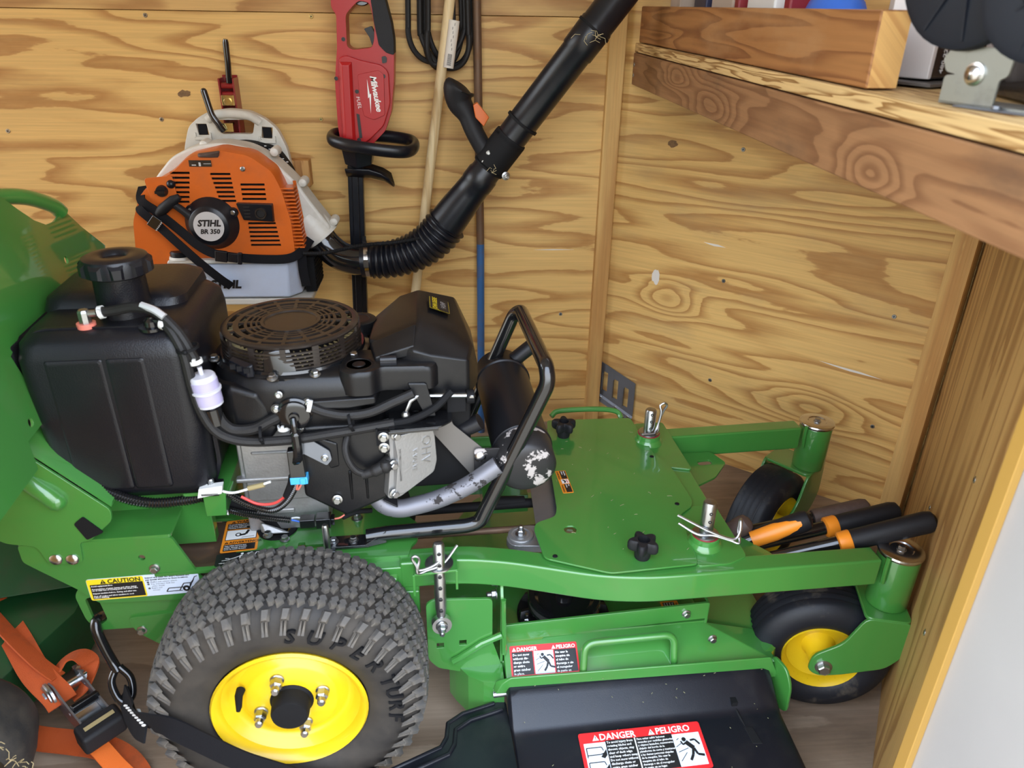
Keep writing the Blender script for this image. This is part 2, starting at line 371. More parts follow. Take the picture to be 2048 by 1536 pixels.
    def sweep(s, path, section, ups, mi=0, M=None, closed=True):
        """section: list of (a,b): a along side vector, b along up vector; ups: vector or list"""
        P = [Vector(p) for p in path]; N = len(P); vs_, fs = [], []; m = len(section)
        for i in range(N):
            t = (P[min(i + 1, N - 1)] - P[max(i - 1, 0)]).normalized()
            up = Vector(ups[i] if isinstance(ups, list) else ups); side = t.cross(up).normalized(); up = side.cross(t).normalized()
            for (a, b) in section: vs_.append(P[i] + side * a + up * b)
        for i in range(N - 1):
            for k in range(m):
                j = (k + 1) % m; fs.append((i * m + k, i * m + j, (i + 1) * m + j, (i + 1) * m + k))
        fs.append(tuple(range(m - 1, -1, -1))); fs.append(tuple((N - 1) * m + k for k in range(m)))
        return s.add(vs_, fs, mi, M)
    def strap(s, path, ups, w=.025, t=.0016, mi=0, M=None):
        return s.sweep(path, [(-w / 2, -t / 2), (w / 2, -t / 2), (w / 2, t / 2), (-w / 2, t / 2)], ups, mi, M)
    def poly(s, outline, M, depth=.003, holes=(), mi=0):
        """flat plate with holes; centred on the plane of M"""
        if holes: g = fill_geo(outline, holes, depth); return s.add(g[0], g[1], mi, M)
        n = len(outline); h = depth / 2
        a = sum(outline[i][0] * outline[(i + 1) % n][1] - outline[(i + 1) % n][0] * outline[i][1] for i in range(n))
        o = list(outline) if a > 0 else list(outline)[::-1]
        return s.add([(p[0], p[1], -h) for p in o] + [(p[0], p[1], h) for p in o],
                     [tuple(range(n - 1, -1, -1)), tuple(range(n, 2 * n))] + [(i, (i + 1) % n, n + (i + 1) % n, n + i) for i in range(n)], mi, M)
    def flatpoly(s, outline, M, z=0.0, mi=0):
        n = len(outline)
        a = sum(outline[i][0] * outline[(i + 1) % n][1] - outline[(i + 1) % n][0] * outline[i][1] for i in range(n))
        o = list(outline) if a > 0 else list(outline)[::-1]
        return s.add([(p[0], p[1], z) for p in o], [tuple(range(n))], mi, M)
    def text(s, body, size, M, mi=0, x=0, y=0, z=0, extrude=0.0, **k):
        g = text_geo(body, size, extrude=extrude, **k)
        return s.add([(p[0] + x, p[1] + y, p[2] + z) for p in g[0]], g[1], mi, M)
    def mesh(s, name, mats, sharp=35, flat=False):
        me = D.meshes.new(name); me.from_pydata(s.v, [], s.f); me.update()
        for q in (mats if isinstance(mats, (list, tuple)) else [mats]): me.materials.append(MAT[q])
        me.polygons.foreach_set('material_index', s.m)
        if not flat:
            me.polygons.foreach_set('use_smooth', [True] * len(me.polygons)); me.set_sharp_from_angle(angle=R(sharp))
        return me
    def build(s, name, mats, parent=None, bevel=0.0, seg=2, sharp=35, flat=False, M=None, subsurf=0):
        o = D.objects.new(name, s.mesh(name, mats, sharp, flat)); COL.objects.link(o)
        if parent: o.parent = parent
        if M is not None: o.matrix_local = M
        if bevel:
            o.data.polygons.foreach_set('use_smooth', [True] * len(o.data.polygons)); o.data.set_sharp_from_angle(angle=R(180))
            b = o.modifiers.new('bevel', 'BEVEL'); b.width = bevel; b.segments = seg; b.limit_method = 'ANGLE'; b.angle_limit = R(28); b.harden_normals = True
        if subsurf:
            b = o.modifiers.new('subdivision', 'SUBSURF'); b.levels = subsurf; b.render_levels = subsurf
        return o
def inst(me, name, parent, M):
    o = D.objects.new(name, me); COL.objects.link(o); o.parent = parent; o.matrix_local = M; return o
def thing(name, label, cat, loc=(0, 0, 0), rz=0, group=None):
    o = D.objects.new(name, None); COL.objects.link(o); o.empty_display_size = .05
    o.location = loc; o.rotation_euler = (0, 0, rz); tag(o, label, cat, group); return o
def tag(o, label=None, cat=None, group=None, kind=None):
    for k, v_ in (('label', label), ('category', cat), ('group', group), ('kind', kind)):
        if v_: o[k] = v_
    return o
def struct(o, label, cat=None):
    o['kind'] = 'structure'; o['label'] = label
    if cat: o['category'] = cat
    return o
# ------------------------------------------------------------------ the trailer: floor, walls, posts, door frame
NA = math.atan2(-.55, .68); NL = math.hypot(.68, .55)
PA = math.atan2(-.90, -.56); PL = math.hypot(.56, .90)
b = MB(); b.poly([(-2.7, .4), (.60, .4), (.60, .62), (1.16, 1.5), (.45, 2.09), (-2.7, 2.09)], plane_xy(-.012), .024)
struct(b.build('floor', 'floor_wood'), 'scuffed brown plywood trailer floor under the mower')
b = MB(); b.span((-2.7, 2.052, 0.0788), (.43, 2.066, 1.1395))
wall_back = struct(b.build('wall_back', 'ply_back', bevel=.0012, seg=1), 'golden plywood side wall with swirling grain behind the mower')
b = MB(); b.span((-2.7, 2.052, 1.1405), (.43, 2.066, 2.0)); b.build('plywood_panel', 'ply_strip', wall_back, bevel=.0012, seg=1)
b = MB(); b.span((-2.7, 2.052, 0.0), (.43, 2.066, .0775)); b.build('plywood_panel', 'ply_strip', wall_back, bevel=.0012, seg=1)
b = MB(); b.span((-2.7, 2.067, 0.0), (.43, 2.08, 2.0)); b.build('wall_backing', 'matte_black', wall_back)

nose = MB(); nose.span((0, 0, 0), (NL + .01, .012, 1.9))
wall_nose = struct(nose.build('wall_nose_far', 'ply_nose', M=TR((.43, 2.05, 0), (0, 0, NA))), 'angled golden plywood nose panel with long flowing grain')
pn = MB(); pn.span((0, 0, 0), (PL, .012, 1.9))
wall_near = struct(pn.build('wall_nose_near', 'ply_near', M=TR((1.12, 1.5, 0), (0, 0, PA))), 'angled plywood nose panel with upright grain beside the door frame')

b = MB(); b.span((.387, 2.030, 0), (.429, 2.051, 1.95))
struct(b.build('trim_1', 'post_wood', bevel=.0015), 'pale wooden corner batten where side wall meets nose')
b = MB(); b.span((-.026, -.014, 0), (.024, .014, 1.0)); b.span((.010, -.0205, 0), (.024, -.0145, 1.0))
struct(b.build('trim_2', 'post_wood', bevel=.0015, M=TR((1.083, 1.497, 0), (0, 0, R(-52)))), 'pale wooden batten in the point of the nose')
# door frame: painted post with raised ribs
b = MB(); b.span((.548, .44, -.02), (.66, .595, 2.0))
for k, (x0, x1) in enumerate(((.5475, .565), (.585, .603), (.622, .640))): b.span((x0, .430, -.02), (x1, .441, 2.0))
struct(b.build('trim_3', 'jamb_paint', bevel=.003), 'pale painted door post at the right edge')
b = MB(); b.span((.5385, .585, -.02), (.548, .603, 2.0))
struct(b.build('trim_4', 'jamb_gold', bevel=.001), 'thin golden wooden strip along the door post')
b = MB(); b.span((-2.7, .40, 0), (-.48, .42, 2.0)); b.span((-.48, .40, 1.86), (.60, .42, 2.0))
struct(b.build('wall_front', 'ply_back'), 'near side wall around the open doorway, out of view')
b = MB(); b.poly([(-2.7, .40), (.66, .40), (1.16, 1.5), (.45, 2.09), (-2.7, 2.09)], plane_xy(2.01), .02)
struct(b.build('ceiling', 'ceiling_white'), 'white trailer ceiling, out of view')

# wall screws
sb = MB(); sb.lathe((0, 0, 0), (0, -1, 0), [(0, .0052), (.0008, .0052), (.0015, .0044)], 12)
sb.box((0, -.0016, 0), (.0055, .0006, .0012), 1); sb.box((0, -.0016, 0), (.0012, .0006, .0055), 1)
scr_dark = sb.mesh('screw', ['zinc', 'ink']); scr_pale = sb.mesh('screw', ['gold_zinc', 'ink'])
for (x, z, k) in ((-.725, 1.129, 0), (-.338, 1.132, 1), (-.337, .897, 1), (-.731, .894, 0), (-1.108, .864, 0), (.30, .36, 0)):
    inst(scr_pale if k else scr_dark, 'screw', wall_back, TR((x, 2.052, z), (0, random.uniform(0, 1.5), 0)))
for (x, z) in ((.338, .862), (.337, .531), (.75, .53), (.34, .244), (.765, .241)):
    inst(scr_dark, 'screw', wall_nose, TR((x, 0, z), (0, random.uniform(0, 1.5), 0)))
for (x, z) in ((.826, .609), (.475, .342), (.847, .355)):
    inst(scr_dark, 'screw', wall_near, TR((x, 0.0, z)))
for (x, z) in ((.405, .86), (.405, .30), (.40, 1.10)):
    pass
# chipped patch and knot on the nose panel
rr = random.Random(3)
b = MB(); b.poly([((.0085 + .006 * rr.random()) * math.cos(a * .3491), (.016 + .009 * rr.random()) * math.sin(a * .3491)) for a in range(18)], Matrix.Translation((.148, -.0006, .504)) @ plane_xz(0), .001)
b.build('chipped_patch', 'worn_white', wall_nose, flat=True)
b = MB(); b.poly([((.010 + .005 * rr.random()) * math.cos(a * .4488), (.007 + .004 * rr.random()) * math.sin(a * .4488)) for a in range(14)], Matrix.Translation((.156, -.0004, .857)) @ plane_xz(0), .0008)
b.build('knot', 'knot_brown', wall_nose, flat=True)
for (x, z, l_) in ((.684, .373, .075), (.30, .62, .03)):
    b = MB(); b.poly([(-l_, .001), (l_ * .3, .003), (l_, 0), (.0, -.003), (-l_ * .5, -.0015)], Matrix.Translation((x, -.0005, z)) @ plane_xz(0) @ Matrix.Rotation(R(-3), 4, 'Z'), .0008)
    b.build('scrape', 'worn_white', wall_nose, flat=True)
b = MB(); b.poly([(-.055, 0), (0, .0018), (.06, 0), (0, -.0012)], plane_xz(2.0515) @ Matrix.Translation((.27, .553, 0)), .0008)
b.build('scrape', 'worn_white', wall_back, flat=True)
b = MB(); b.poly([((.012 + .006 * rr.random()) * math.cos(a * .4488), (.006 + .005 * rr.random()) * math.sin(a * .4488)) for a in range(14)], plane_xz(2.0515) @ Matrix.Translation((-.665, .955, 0)), .0008)
b.build('knot', 'knot_brown', wall_back, flat=True)

# slotted steel tie-down strip on the nose panel
b = MB()
Me = Matrix.Translation((0, -.004, 0)) @ plane_xz(0)
oe = [(-.004, .085), (.115, .045), (.119, .165), (.0, .215)]
hs = []
for k in range(3):
    cx = .022 + k * .036; cz = .150 - k * .016
    hs.append([(cx - .007, cz - .032), (cx + .007, cz - .036), (cx + .007, cz + .026), (cx - .007, cz + .030)])
b.poly([(-.004, .105), (.121, .058), (.121, .168), (-.004, .212)], Me, .002, hs)
for k in range(3):
    cx = .022 + k * .036; cz = .150 - k * .016; b.box((cx - .0075, -.0085, cz - .003), (.002, .008, .060))
b.hull([(-.004, -.003, .105), (.121, -.003, .058), (-.004, -.010, .098), (.121, -.010, .051), (-.004, -.003, .103), (.121, -.003, .056)])
b.hull([(-.004, -.010, .098), (.121, -.010, .051), (-.004, -.011, .083), (.121, -.011, .036), (-.004, -.009, .098), (.121, -.009, .051), (-.004, -.009, .083), (.121, -.009, .036)])
o = b.build('tie_down_strip', 'strip_steel', M=TR((.43, 2.05, 0), (0, 0, NA)), bevel=.0006, seg=1)
tag(o, 'grey slotted steel tie-down strip screwed low on the nose panel', 'tie-down strip')
for (x, z) in ((.012, .093), (.065, .073), (.108, .055)):
    inst(scr_dark, 'screw', o, TR((x, -.0115, z)))

# ------------------------------------------------------------------ nose shelf and what lies on it
MS = Matrix(((0, 1, 0, .45), (-1, 0, 0, 2.03), (0, 0, 1, 0), (0, 0, 0, 1)))      # local x = towards the door, local y = into the nose
shelf = thing('nose_shelf', 'wooden nose shelf of old boards and plywood above the front casters', 'shelf', (.45, 2.03, 0), R(-90))
b = MB(); b.span((0, 0, 0), (1.53, .024, .074)); b.build('fascia_board', 'old_board', shelf, bevel=.0025, M=Matrix.Translation((0, 0, .989)))
b = MB(); b.poly([(0, .002), (1.53, .002), (1.53, .09), (1.425, .12), (.62, .60), (.52, .60), (0, .02)], plane_xy(0.010), .020)
b.build('shelf_panel', 'shelf_ply', shelf, bevel=.0015, M=Matrix.Translation((0, 0, 1.065)))
b = MB(); b.span((0, .010, 0), (1.154, .046, .080)); b.build('lip_board', 'lip_board', shelf, bevel=.003, M=Matrix.Translation((0, 0, 1.0865)))
b = MB(); b.span((1.1545, .0115, .0015), (1.1555, .0445, .0785)); b.build('end_grain', 'end_grain', shelf, M=Matrix.Translation((0, 0, 1.0865)))
for (x, z) in ((.015, 1.036), (.015, 1.012)): inst(scr_dark, 'screw', shelf, TR((x, 0, z)))

def prop_box(name, c, d, m, rz, label, cat, text=None):
    b = MB(); b.box((0, 0, d[2] / 2), d)
    o = b.build(name, m, bevel=.002, M=TR(c, (0, 0, R(rz)))); tag(o, label, cat); return o
# packages just behind the lip board: only their tops show
def packet(y, x, w, dp, h, m, label, cat='package', txt=None, name='package'):
    b = MB(); b.box((0, 0, h / 2), (dp, w, h)); o = b.build(name, m, bevel=.004, M=TR((x, y, 1.0855), (0, 0, R(random.uniform(-6, 6))))); tag(o, label, cat)
    if txt:
        t = MB(); t.text(txt, .011, frame_from((-dp / 2 - .0006, w * .42, h - .020), (0, -1, 0), (0, 0, 1)), bold=.0003); t.build('lettering', 'white', o)
    return o
packet(1.80, .56, .12, .05, .115, 'navy', 'navy blue packet standing behind the shelf lip board')
packet(1.93, .54, .09, .05, .110, 'cardboard', 'grey cardboard box nearest the wall behind the lip board')
packet(1.655, .56, .11, .05, .110, 'cardboard', 'brown cardboard box beside the navy packet on the shelf')
packet(1.52, .545, .028, .05, .110, 'maroon', 'slim maroon carton upright on the shelf')
packet(1.40, .545, .15, .05, .108, 'white', 'white carton standing behind the lip board')
packet(1.275, .54, .024, .05, .110, 'maroon', 'narrow dark red booklet beside the blue bag on the shelf')
bb = MB()
bb.ball((0, 0, .055), .055, 14, sc=(.8, 1.25, 1.0)); o = bb.build('plastic_bag', 'bag_blue', M=TR((.555, 1.19, 1.087))); tag(o, 'crumpled bright blue plastic bag on the shelf', 'bag')
packet(1.115, .64, .06, .06, .106, 'cardboard', 'plain brown cardboard box behind clear wrap on the shelf')
bb = MB()
for k in range(5):
    bb.ball((random.uniform(-.02, .02), -.03 + k * .018, .045 + random.uniform(-.006, .008)), .045, 8, sc=(random.uniform(.6, 1), random.uniform(.5, 1), random.uniform(.8, 1.1)))
o = bb.build('clear_wrap', 'film_clear', M=TR((.72, 1.13, 1.087)), flat=True); tag(o, 'crinkled clear plastic wrap beside the lip board end', 'plastic wrap')

# long dark carton with a pale end, printed part number
crt = thing('parts_carton', 'black and pale carton with a printed part number behind the steel bracket', 'box', (.606, .985, 1.0935), R(30))
b = MB(); b.span((-.075, -.030, 0), (.045, .030, .085)); b.build('carton', 'box_black', crt, bevel=.002)
b = MB(); b.span((-.0765, -.0315, .0), (-.068, .0315, .0862)); b.build('carton_end', 'pale_box', crt, bevel=.002)
t = MB(); t.text('480-2280-AW0822', .0098, frame_from((-.046, -.0308, .006), (0, 0, 1), (-1, 0, 0)), bold=.0003); t.build('lettering', 'white', crt)
b = MB(); b.hull([(-.10, -.05, -.006), (.10, -.05, -.006), (.10, .045, -.004), (-.10, .045, -.004), (-.10, -.05, -.003), (.10, -.05, -.003), (.10, .045, -.001), (-.10, .045, -.001)])
b.build('mounting_plate', 'grey_sheet', crt)
crt2 = thing('bolt_carton', 'black carton with rows of white size print on the shelf', 'box', (.60, .775, 1.087), R(75))
b = MB(); b.span((-.055, -.035, 0), (.055, .035, .085)); b.build('carton', 'box_black', crt2, bevel=.002)
t = MB()
Mt = frame_from((-.028, -.0356, .078), (0, 0, -1), (1, 0, 0))
for k, s_ in enumerate(('3mm', '4.1E', '6.7/16', '5.1/8', '7.6/2', '8.1/1')): t.text(s_, .0075, Mt, y=.058 - k * .0095 - .02, bold=.0002)
t.build('lettering', 'white', crt2)

# steel bracket with big black wheel
whl = thing('swivel_caster', 'large black caster wheel in a zinc bracket lying on the shelf end', 'caster', (.500, .722, 1.0865), R(-72)); whl.scale = (.82, .82, .82)
b = MB()
b.poly(round_poly([(-.045, .0), (.025, .0), (.025, .030), (.034, .034), (.036, .060), (-.040, .064), (-.052, .048), (-.045, .034), (-.030, .032), (-.045, .030)], .004), plane_xz(-.022), .003)
b.span((-.045, -.0235, 0), (.075, .03, .003)); b.poly(round_poly([(.05, 0), (.095, 0), (.095, .07), (.05, .06)], .006), plane_xz(.030), .003)
b.build('bracket', 'grey_zinc', whl, bevel=.0008)
b = MB(); b.lathe((-.006, -.0235, .034), (0, -1, 0), [(0, .0125), (.002, .0125), (.0025, .009), (.006, .009), (.0085, .006), (.0095, 0)], 20); b.build('axle_bolt', 'bright_steel', whl)
b = MB(); b.span((-.015, -.036, -.001), (.075, .034, .0005)); b.cyl((.035, -.03, .001), (.035, -.03, .005), .005, n=6); b.cyl((.0, -.018, .003), (.0, -.018, .006), .004, n=6); b.build('base_plate', 'strip_steel', whl, bevel=.001)
b = MB()
b.lathe((-.034, -.034, .146), (0, -1, 0), [(-.012, .0), (-.012, .084), (-.006, .090), (.004, .088), (.006, .080), (.004, .030), (.010, .024), (.011, .0)], 40)
for k in range(9):
    a = 2 * PI * k / 9; b.hull([Vector((-.034, -.0385, .146)) + Vector((math.cos(a) * r_ - math.sin(a) * s_, d_, math.sin(a) * r_ + math.cos(a) * s_)) for r_ in (.022, .080) for s_ in (-.0015, .0015) for d_ in (0, -.003)])
b.build('wheel', 'wheel_grey', whl)
b = MB()
b.lathe((.076, -.050, .120), (.1, -1, 0), [(-.012, .0), (-.012, .066), (-.006, .072), (.004, .070), (.006, .062), (.004, .028), (.010, .022), (.011, .0)], 40)
for k in range(9):
    a = 2 * PI * k / 9 + .3; b.hull([Vector((.076, -.0545, .120)) + Vector((math.cos(a) * r_ - math.sin(a) * s_, d_, math.sin(a) * r_ + math.cos(a) * s_)) for r_ in (.022, .062) for s_ in (-.0015, .0015) for d_ in (0, -.003)])
b.build('wheel', 'wheel_grey', whl)
# ------------------------------------------------------------------ shared hardware
def bolt_mesh(name, m, r=.006, h=.006, washer=1.35, stud=0.0):
    b = MB()
    if washer: b.lathe((0, 0, 0), (0, 0, 1), [(0, r * washer), (.0012, r * washer), (.002, r * 1.05)], 16)
    b.lathe((0, 0, .0015), (0, 0, 1), [(0, r), (h * .85, r), (h, r * .82)], 6)
    if stud: b.lathe((0, 0, h), (0, 0, 1), [(0, r * .62), (stud * .8, r * .62), (stud, r * .45)], 12)
    return b.mesh(name, m, sharp=25)
BOLT = bolt_mesh('bolt', 'zinc'); NUT = bolt_mesh('nut', 'zinc', r=.0072, h=.008, stud=.010); SMALL = bolt_mesh('bolt', 'zinc', r=.0042, h=.004)
DARKBOLT = bolt_mesh('bolt', 'black_plastic', r=.0042, h=.003, washer=1.5)
b = MB(); b.lathe((0, 0, 0), (0, 0, 1), [(0, .0095), (.0015, .0092), (.0035, .007), (.0045, .003), (.0047, 0)], 20); DOME = b.mesh('carriage_bolt', 'bright_steel')
b = MB(); b.lathe((0, 0, 0), (0, 0, 1), [(0, .0045), (.0012, .004), (.002, 0)], 12); RIVET = b.mesh('rivet', 'matte_black')
def align(loc, axis, spin=0.0):
    return Matrix.Translation(Vector(loc)) @ Vector((0, 0, 1)).rotation_difference(Vector(axis).normalized()).to_matrix().to_4x4() @ Matrix.Rotation(spin, 4, 'Z')

# ------------------------------------------------------------------ the walk-behind mower (x forward, y away from the door, z up)
MOW = thing('walk_behind_mower', 'green walk-behind commercial mower with yellow wheels and black engine', 'lawn mower', (-.26, .807, 0), R(3.7))

def tyre_profile(R_, w, bead):
    return [(.030 * w / .165, bead), (.012 * w / .165, bead + .010), (.001, bead + .042), (.004, R_ - .034), (.012, R_ - .016), (.026, R_ - .0075), (.05, R_ - .004), (w / 2, R_ - .0025),
            (w - .05, R_ - .004), (w - .026, R_ - .0075), (w - .012, R_ - .016), (w - .004, R_ - .034), (w - .001, bead + .042), (w - .012 * w / .165, bead + .010), (w - .030 * w / .165, bead)]
def drive_wheel(y0, near):
    b = MB(); b.ring((0, y0, .212), (0, 1, 0), tyre_profile(.206, .165, .108), 72)
    w = b.build('drive_wheel', 'side_rubber', MOW, sharp=60); w['label'] = 'knobbly black turf tyre on a yellow rim'
    b = MB(); s = 1
    prof = [(.150, .104), (.135, .100), (.060, .098), (.030, .102), (.012, .106), (.007, .1125), (.011, .1155), (.019, .113), (.026, .103), (.040, .094), (.046, .088), (.046, .082), (.034, .070), (.030, .066), (.030, .026)]
    b.lathe((0, y0, .212), (0, 1, 0), [(t, r) for t, r in prof] + [(.031, .0)], 56); b.build('rim', 'yellow', w, sharp=50)
    if not near: return w
    b = MB(); b.lathe((0, y0 + .030, .212), (0, -1, 0), [(-.004, .033), (.001, .0325), (.004, .029), (.026, .028), (.030, .026), (.031, .0)], 32); b.build('hub_cap', 'matte_black', w)
    for k in range(4):
        a = R(19 + 90 * k); n_ = Vector((.050 * math.cos(a), y0 + .030, .212 + .050 * math.sin(a)))
        b = MB(); b.lathe((0, 0, 0), (0, 0, 1), [(0, .0105), (.003, .0105), (.004, .009)], 16); b.lathe((0, 0, .003), (0, 0, 1), [(0, .0095), (.012, .0095), (.014, .0078)], 6); b.lathe((0, 0, .015), (0, 0, 1), [(0, .0062), (.010, .0062), (.0125, .0045)], 14)
        inst(b.mesh('lug_nut', 'zinc', sharp=25), 'lug_nut', w, align(n_, (0, -1, 0), a))
    b = MB(); v0 = Vector((-.072, y0 + .034, .212 + .028)); b.tube([v0, v0 + Vector((-.001, -.012, 0)), v0 + Vector((.002, -.030, -.003)), v0 + Vector((.002, -.036, -.004))], lambda i, N: (.0068, .006, .0045, .003)[i], 12); b.build('valve_stem', 'matte_black', w)
    # lettering moulded in the side wall
    b = MB()
    for word, a0, da in (('SUPER', 84, -12.5), ('TURF', 20, -9.5)):
        for i, ch in enumerate(word):
            a = R(a0 + da * i); rad = .147
            M_ = Matrix(((math.sin(a), math.cos(a), 0, rad * math.cos(a)), (0, 0, -1, y0 + .0012), (-math.cos(a), math.sin(a), 0, .212 + rad * math.sin(a)), (0, 0, 0, 1)))
            b.text(ch, .033, M_, align='CENTER', bold=.0006, extrude=.0022, shear=.15)
    b.build('sidewall_lettering', 'matte_black', w)
    # tread blocks
    def half(pts, ytop):
        q = MB(); n_ = len(pts); cx = sum(p[0] for p in pts) / n_; cy = sum(p[1] for p in pts) / n_
        q.add([(p[0], p[1], -.004) for p in pts] + [(cx + (p[0] - cx) * .88, cy + (p[1] - cy) * .88, ytop) for p in pts], [tuple(range(n_, 2 * n_))] + [(i, (i + 1) % n_, n_ + (i + 1) % n_, n_ + i) for i in range(n_)]); return q
    L_ = [(1.2 * x_, 1.12 * y_) for x_, y_ in ((-.0108, .003), (-.0088, -.001), (-.0108, -.004), (-.0062, -.0098), (-.0015, -.0078), (.0006, -.004), (-.0020, 0), (.0004, .004), (-.0032, .0098), (-.0045, .0098))]
    blk = MB(); a_ = half(L_, .0048); c_ = half([(-x + .0004, -y) for x, y in L_], .0048); blk.add(a_.v, a_.f); blk.add(c_.v, c_.f)
    blk = blk.mesh('tread_block', 'tread_rubber', flat=True)
    N = 44
    for r_i, (yy, rad, tilt) in enumerate(((.030, .2005, 12), (.056, .2035, 5), (.0825, .2042, 0), (.109, .2035, -5), (.135, .2005, -12))):
        for k in range(N):
            a = 2 * PI * (k + (.5 if r_i % 2 else 0)) / N
            inst(blk, 'tread_block', w, Matrix.Translation((0, y0, .212)) @ Matrix.Rotation(a, 4, 'Y') @ Matrix.Translation((0, yy, rad)) @ Matrix.Rotation(R(tilt), 4, 'X') @ Matrix.Rotation(R(12 if r_i % 2 else -12), 4, 'Z'))
    sh = MB()
    sh.hull([(-.007, -.010, -.003), (.006, -.010, -.003), (.009, .008, -.003), (-.004, .008, -.003), (-.004, -.007, .004), (.003, -.007, .004), (.007, .007, .006), (-.002, .007, .006)])
    for q in (-.004, .001): sh.hull([(q - .002, -.030, -.002), (q + .002, -.030, -.002), (q - .0015, -.009, -.002), (q + .0025, -.009, -.002), (q, -.012, .003), (q + .0006, -.009, .0035)])
    sh = sh.mesh('shoulder_block', 'tread_rubber', flat=True)
    for k in range(N):
        a = 2 * PI * (k + .5) / N
        inst(sh, 'shoulder_block', w, Matrix.Translation((0, y0, .212)) @ Matrix.Rotation(a, 4, 'Y') @ Matrix.Translation((0, .010, .1925)) @ Matrix.Rotation(R(52), 4, 'X'))
    return w
drive_wheel(0.0, True); drive_wheel(.485, False)

# ---- frame
fr = MB()
deck_hole1 = round_poly([(-.20, .175), (-.105, .175), (-.085, .22), (-.11, .30), (-.20, .30)], .02)
fr.poly(round_poly([(-.21, .166), (.185, .166), (.19, .19), (.20, .205), (.205, .245), (.165, .30), (.165, .50), (-.21, .50)], .004), plane_xy(.360), .006,
        [deck_hole1, circle(-.034, .262, .030, 28), round_poly([(.005, .203), (.052, .203), (.052, .211), (.016, .211), (.016, .219), (.005, .219)], .003)])
frame = fr.build('engine_deck', 'green', MOW, bevel=.0012, seg=1); frame['label'] = 'glossy green steel engine deck'
fr = MB()
fr.span((-.08, .166, .31), (.19, .172, .358)); fr.span((-.21, .49, .30), (.33, .50, .36)); fr.span((.155, .30, .24), (.165, .50, .36)); fr.span((.33, .40, .26), (.42, .48, .30))
fr.poly([(.05, .24), (.42, .24), (.42, .38), (.05, .38)], plane_xz(.50), .005)
fr.build('rear_frame', 'green', MOW, bevel=.0015)
# upper side plate with fold and rim of the rear frame
b = MB()
b.poly(round_poly([(-.390, .433), (-.172, .430), (-.140, .345), (-.03, .340), (-.03, .300), (-.300, .312), (-.325, .342), (-.372, .385), (-.390, .402)], .006), plane_xz(.170), .005, [circle(-.221, .395, .0052, 14)])
b.poly(round_poly([(-.390, .168), (-.172, .168), (-.172, .30), (-.390, .33)], .004), plane_xy(.4325), .005)
sp = b.build('side_plate', 'green', MOW, bevel=.0012, seg=1)
b = MB()
b.poly(round_poly([(-.336, .325), (-.322, .348), (-.03, .336), (-.03, .245), (-.318, .252), (-.33, .275)], .008), plane_xz(.176), .006, [round_poly([(-.323, .318), (-.304, .322), (-.298, .272), (-.312, .262), (-.319, .272)], .006)])
b.poly(round_poly([(-.268, .276), (-.10, .284), (-.10, .150), (-.17, .160), (-.258, .245)], .012), plane_xz(.171), .005)
b.build('wheel_bracket', 'green', MOW, bevel=.0015, seg=1)
for (x, z) in ((-.340, .407), (-.317, .405)): inst(DOME, 'carriage_bolt', MOW, align((x, .1625, z), (0, -1, 0)))
for (x, y, z) in ((-.206, .1675, .373), (-.249, .1685, .249)): inst(BOLT, 'bolt', MOW, align((x, y, z), (0, -1, 0), .3))
inst(NUT, 'nut', MOW, align((-.272, .262, .4355), (0, 0, 1)))
# handle upright: folded plate, tube and console panel
b = MB()
b.poly(round_poly([(-.47, .66), (-.345, .600), (-.245, .490), (-.247, .470), (-.286, .435), (-.300, .435), (-.304, .396), (-.352, .396), (-.362, .432), (-.400, .440), (-.47, .49)], .007), plane_xz(.1655), .005)
up = b.build('handle_upright', 'green', MOW, bevel=.0012, seg=1)
b = MB(); b.hull([(-.345, .168, .602), (-.245, .168, .492), (-.345, .175, .607), (-.245, .175, .497), (-.335, .30, .610), (-.242, .30, .500), (-.335, .30, .605), (-.242, .30, .495)])
b.build('upright_flange', 'green', up)
b = MB(); b.tube(fillet([(-.46, .175, .605), (-.375, .172, .575), (-.322, .160, .525), (-.315, .160, .515)], .03), .0135, 16); b.ball((-.313, .160, .513), .014, 12); b.build('handle_tube', 'green', up)
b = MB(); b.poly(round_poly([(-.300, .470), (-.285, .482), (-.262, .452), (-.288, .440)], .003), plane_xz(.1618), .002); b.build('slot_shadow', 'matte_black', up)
# console panel, leaning back; local a runs across the mower, b runs up the slope
Mc = frame_from((-.318, .130, .60), (-.02, 1, 0), (-.165, 0, 1))
b = MB()
b.poly([(-.20, .36), (-.20, -.02), (.010, -.02), (.020, .020), (.075, .020), (.088, .040), (.075, .125), (.115, .138), (.50, .138), (.515, .154), (.453, .205), (.415, .243), (.395, .245), (.36, .240), (.33, .243), (.30, .258), (.265, .285), (.23, .315), (.17, .36)], Mc, .004,
       [circle(.345, .179, .0065, 14), circle(.045, .036, .0065, 14)])
con = b.build('console_panel', 'green', MOW, bevel=.001, seg=1); con['label'] = 'tall green sheet steel console behind the fuel tank'
b = MB(); b.tube(catmull([Mc @ Vector(p) for p in ((.20, .305, -.05), (.27, .305, -.03), (.33, .290, -.012), (.385, .262, -.002), (.402, .246, 0))], 6), .0125, 14); b.build('handle_bar', 'green', con)
b = MB(); b.poly([(.10, .42), (.255, .40), (.262, .335), (.285, .315), (.30, .262), (.28, .24), (.10, .24)], Mc @ Matrix.Translation((0, 0, -.020)), .004); b.build('control_plate', 'green', con)

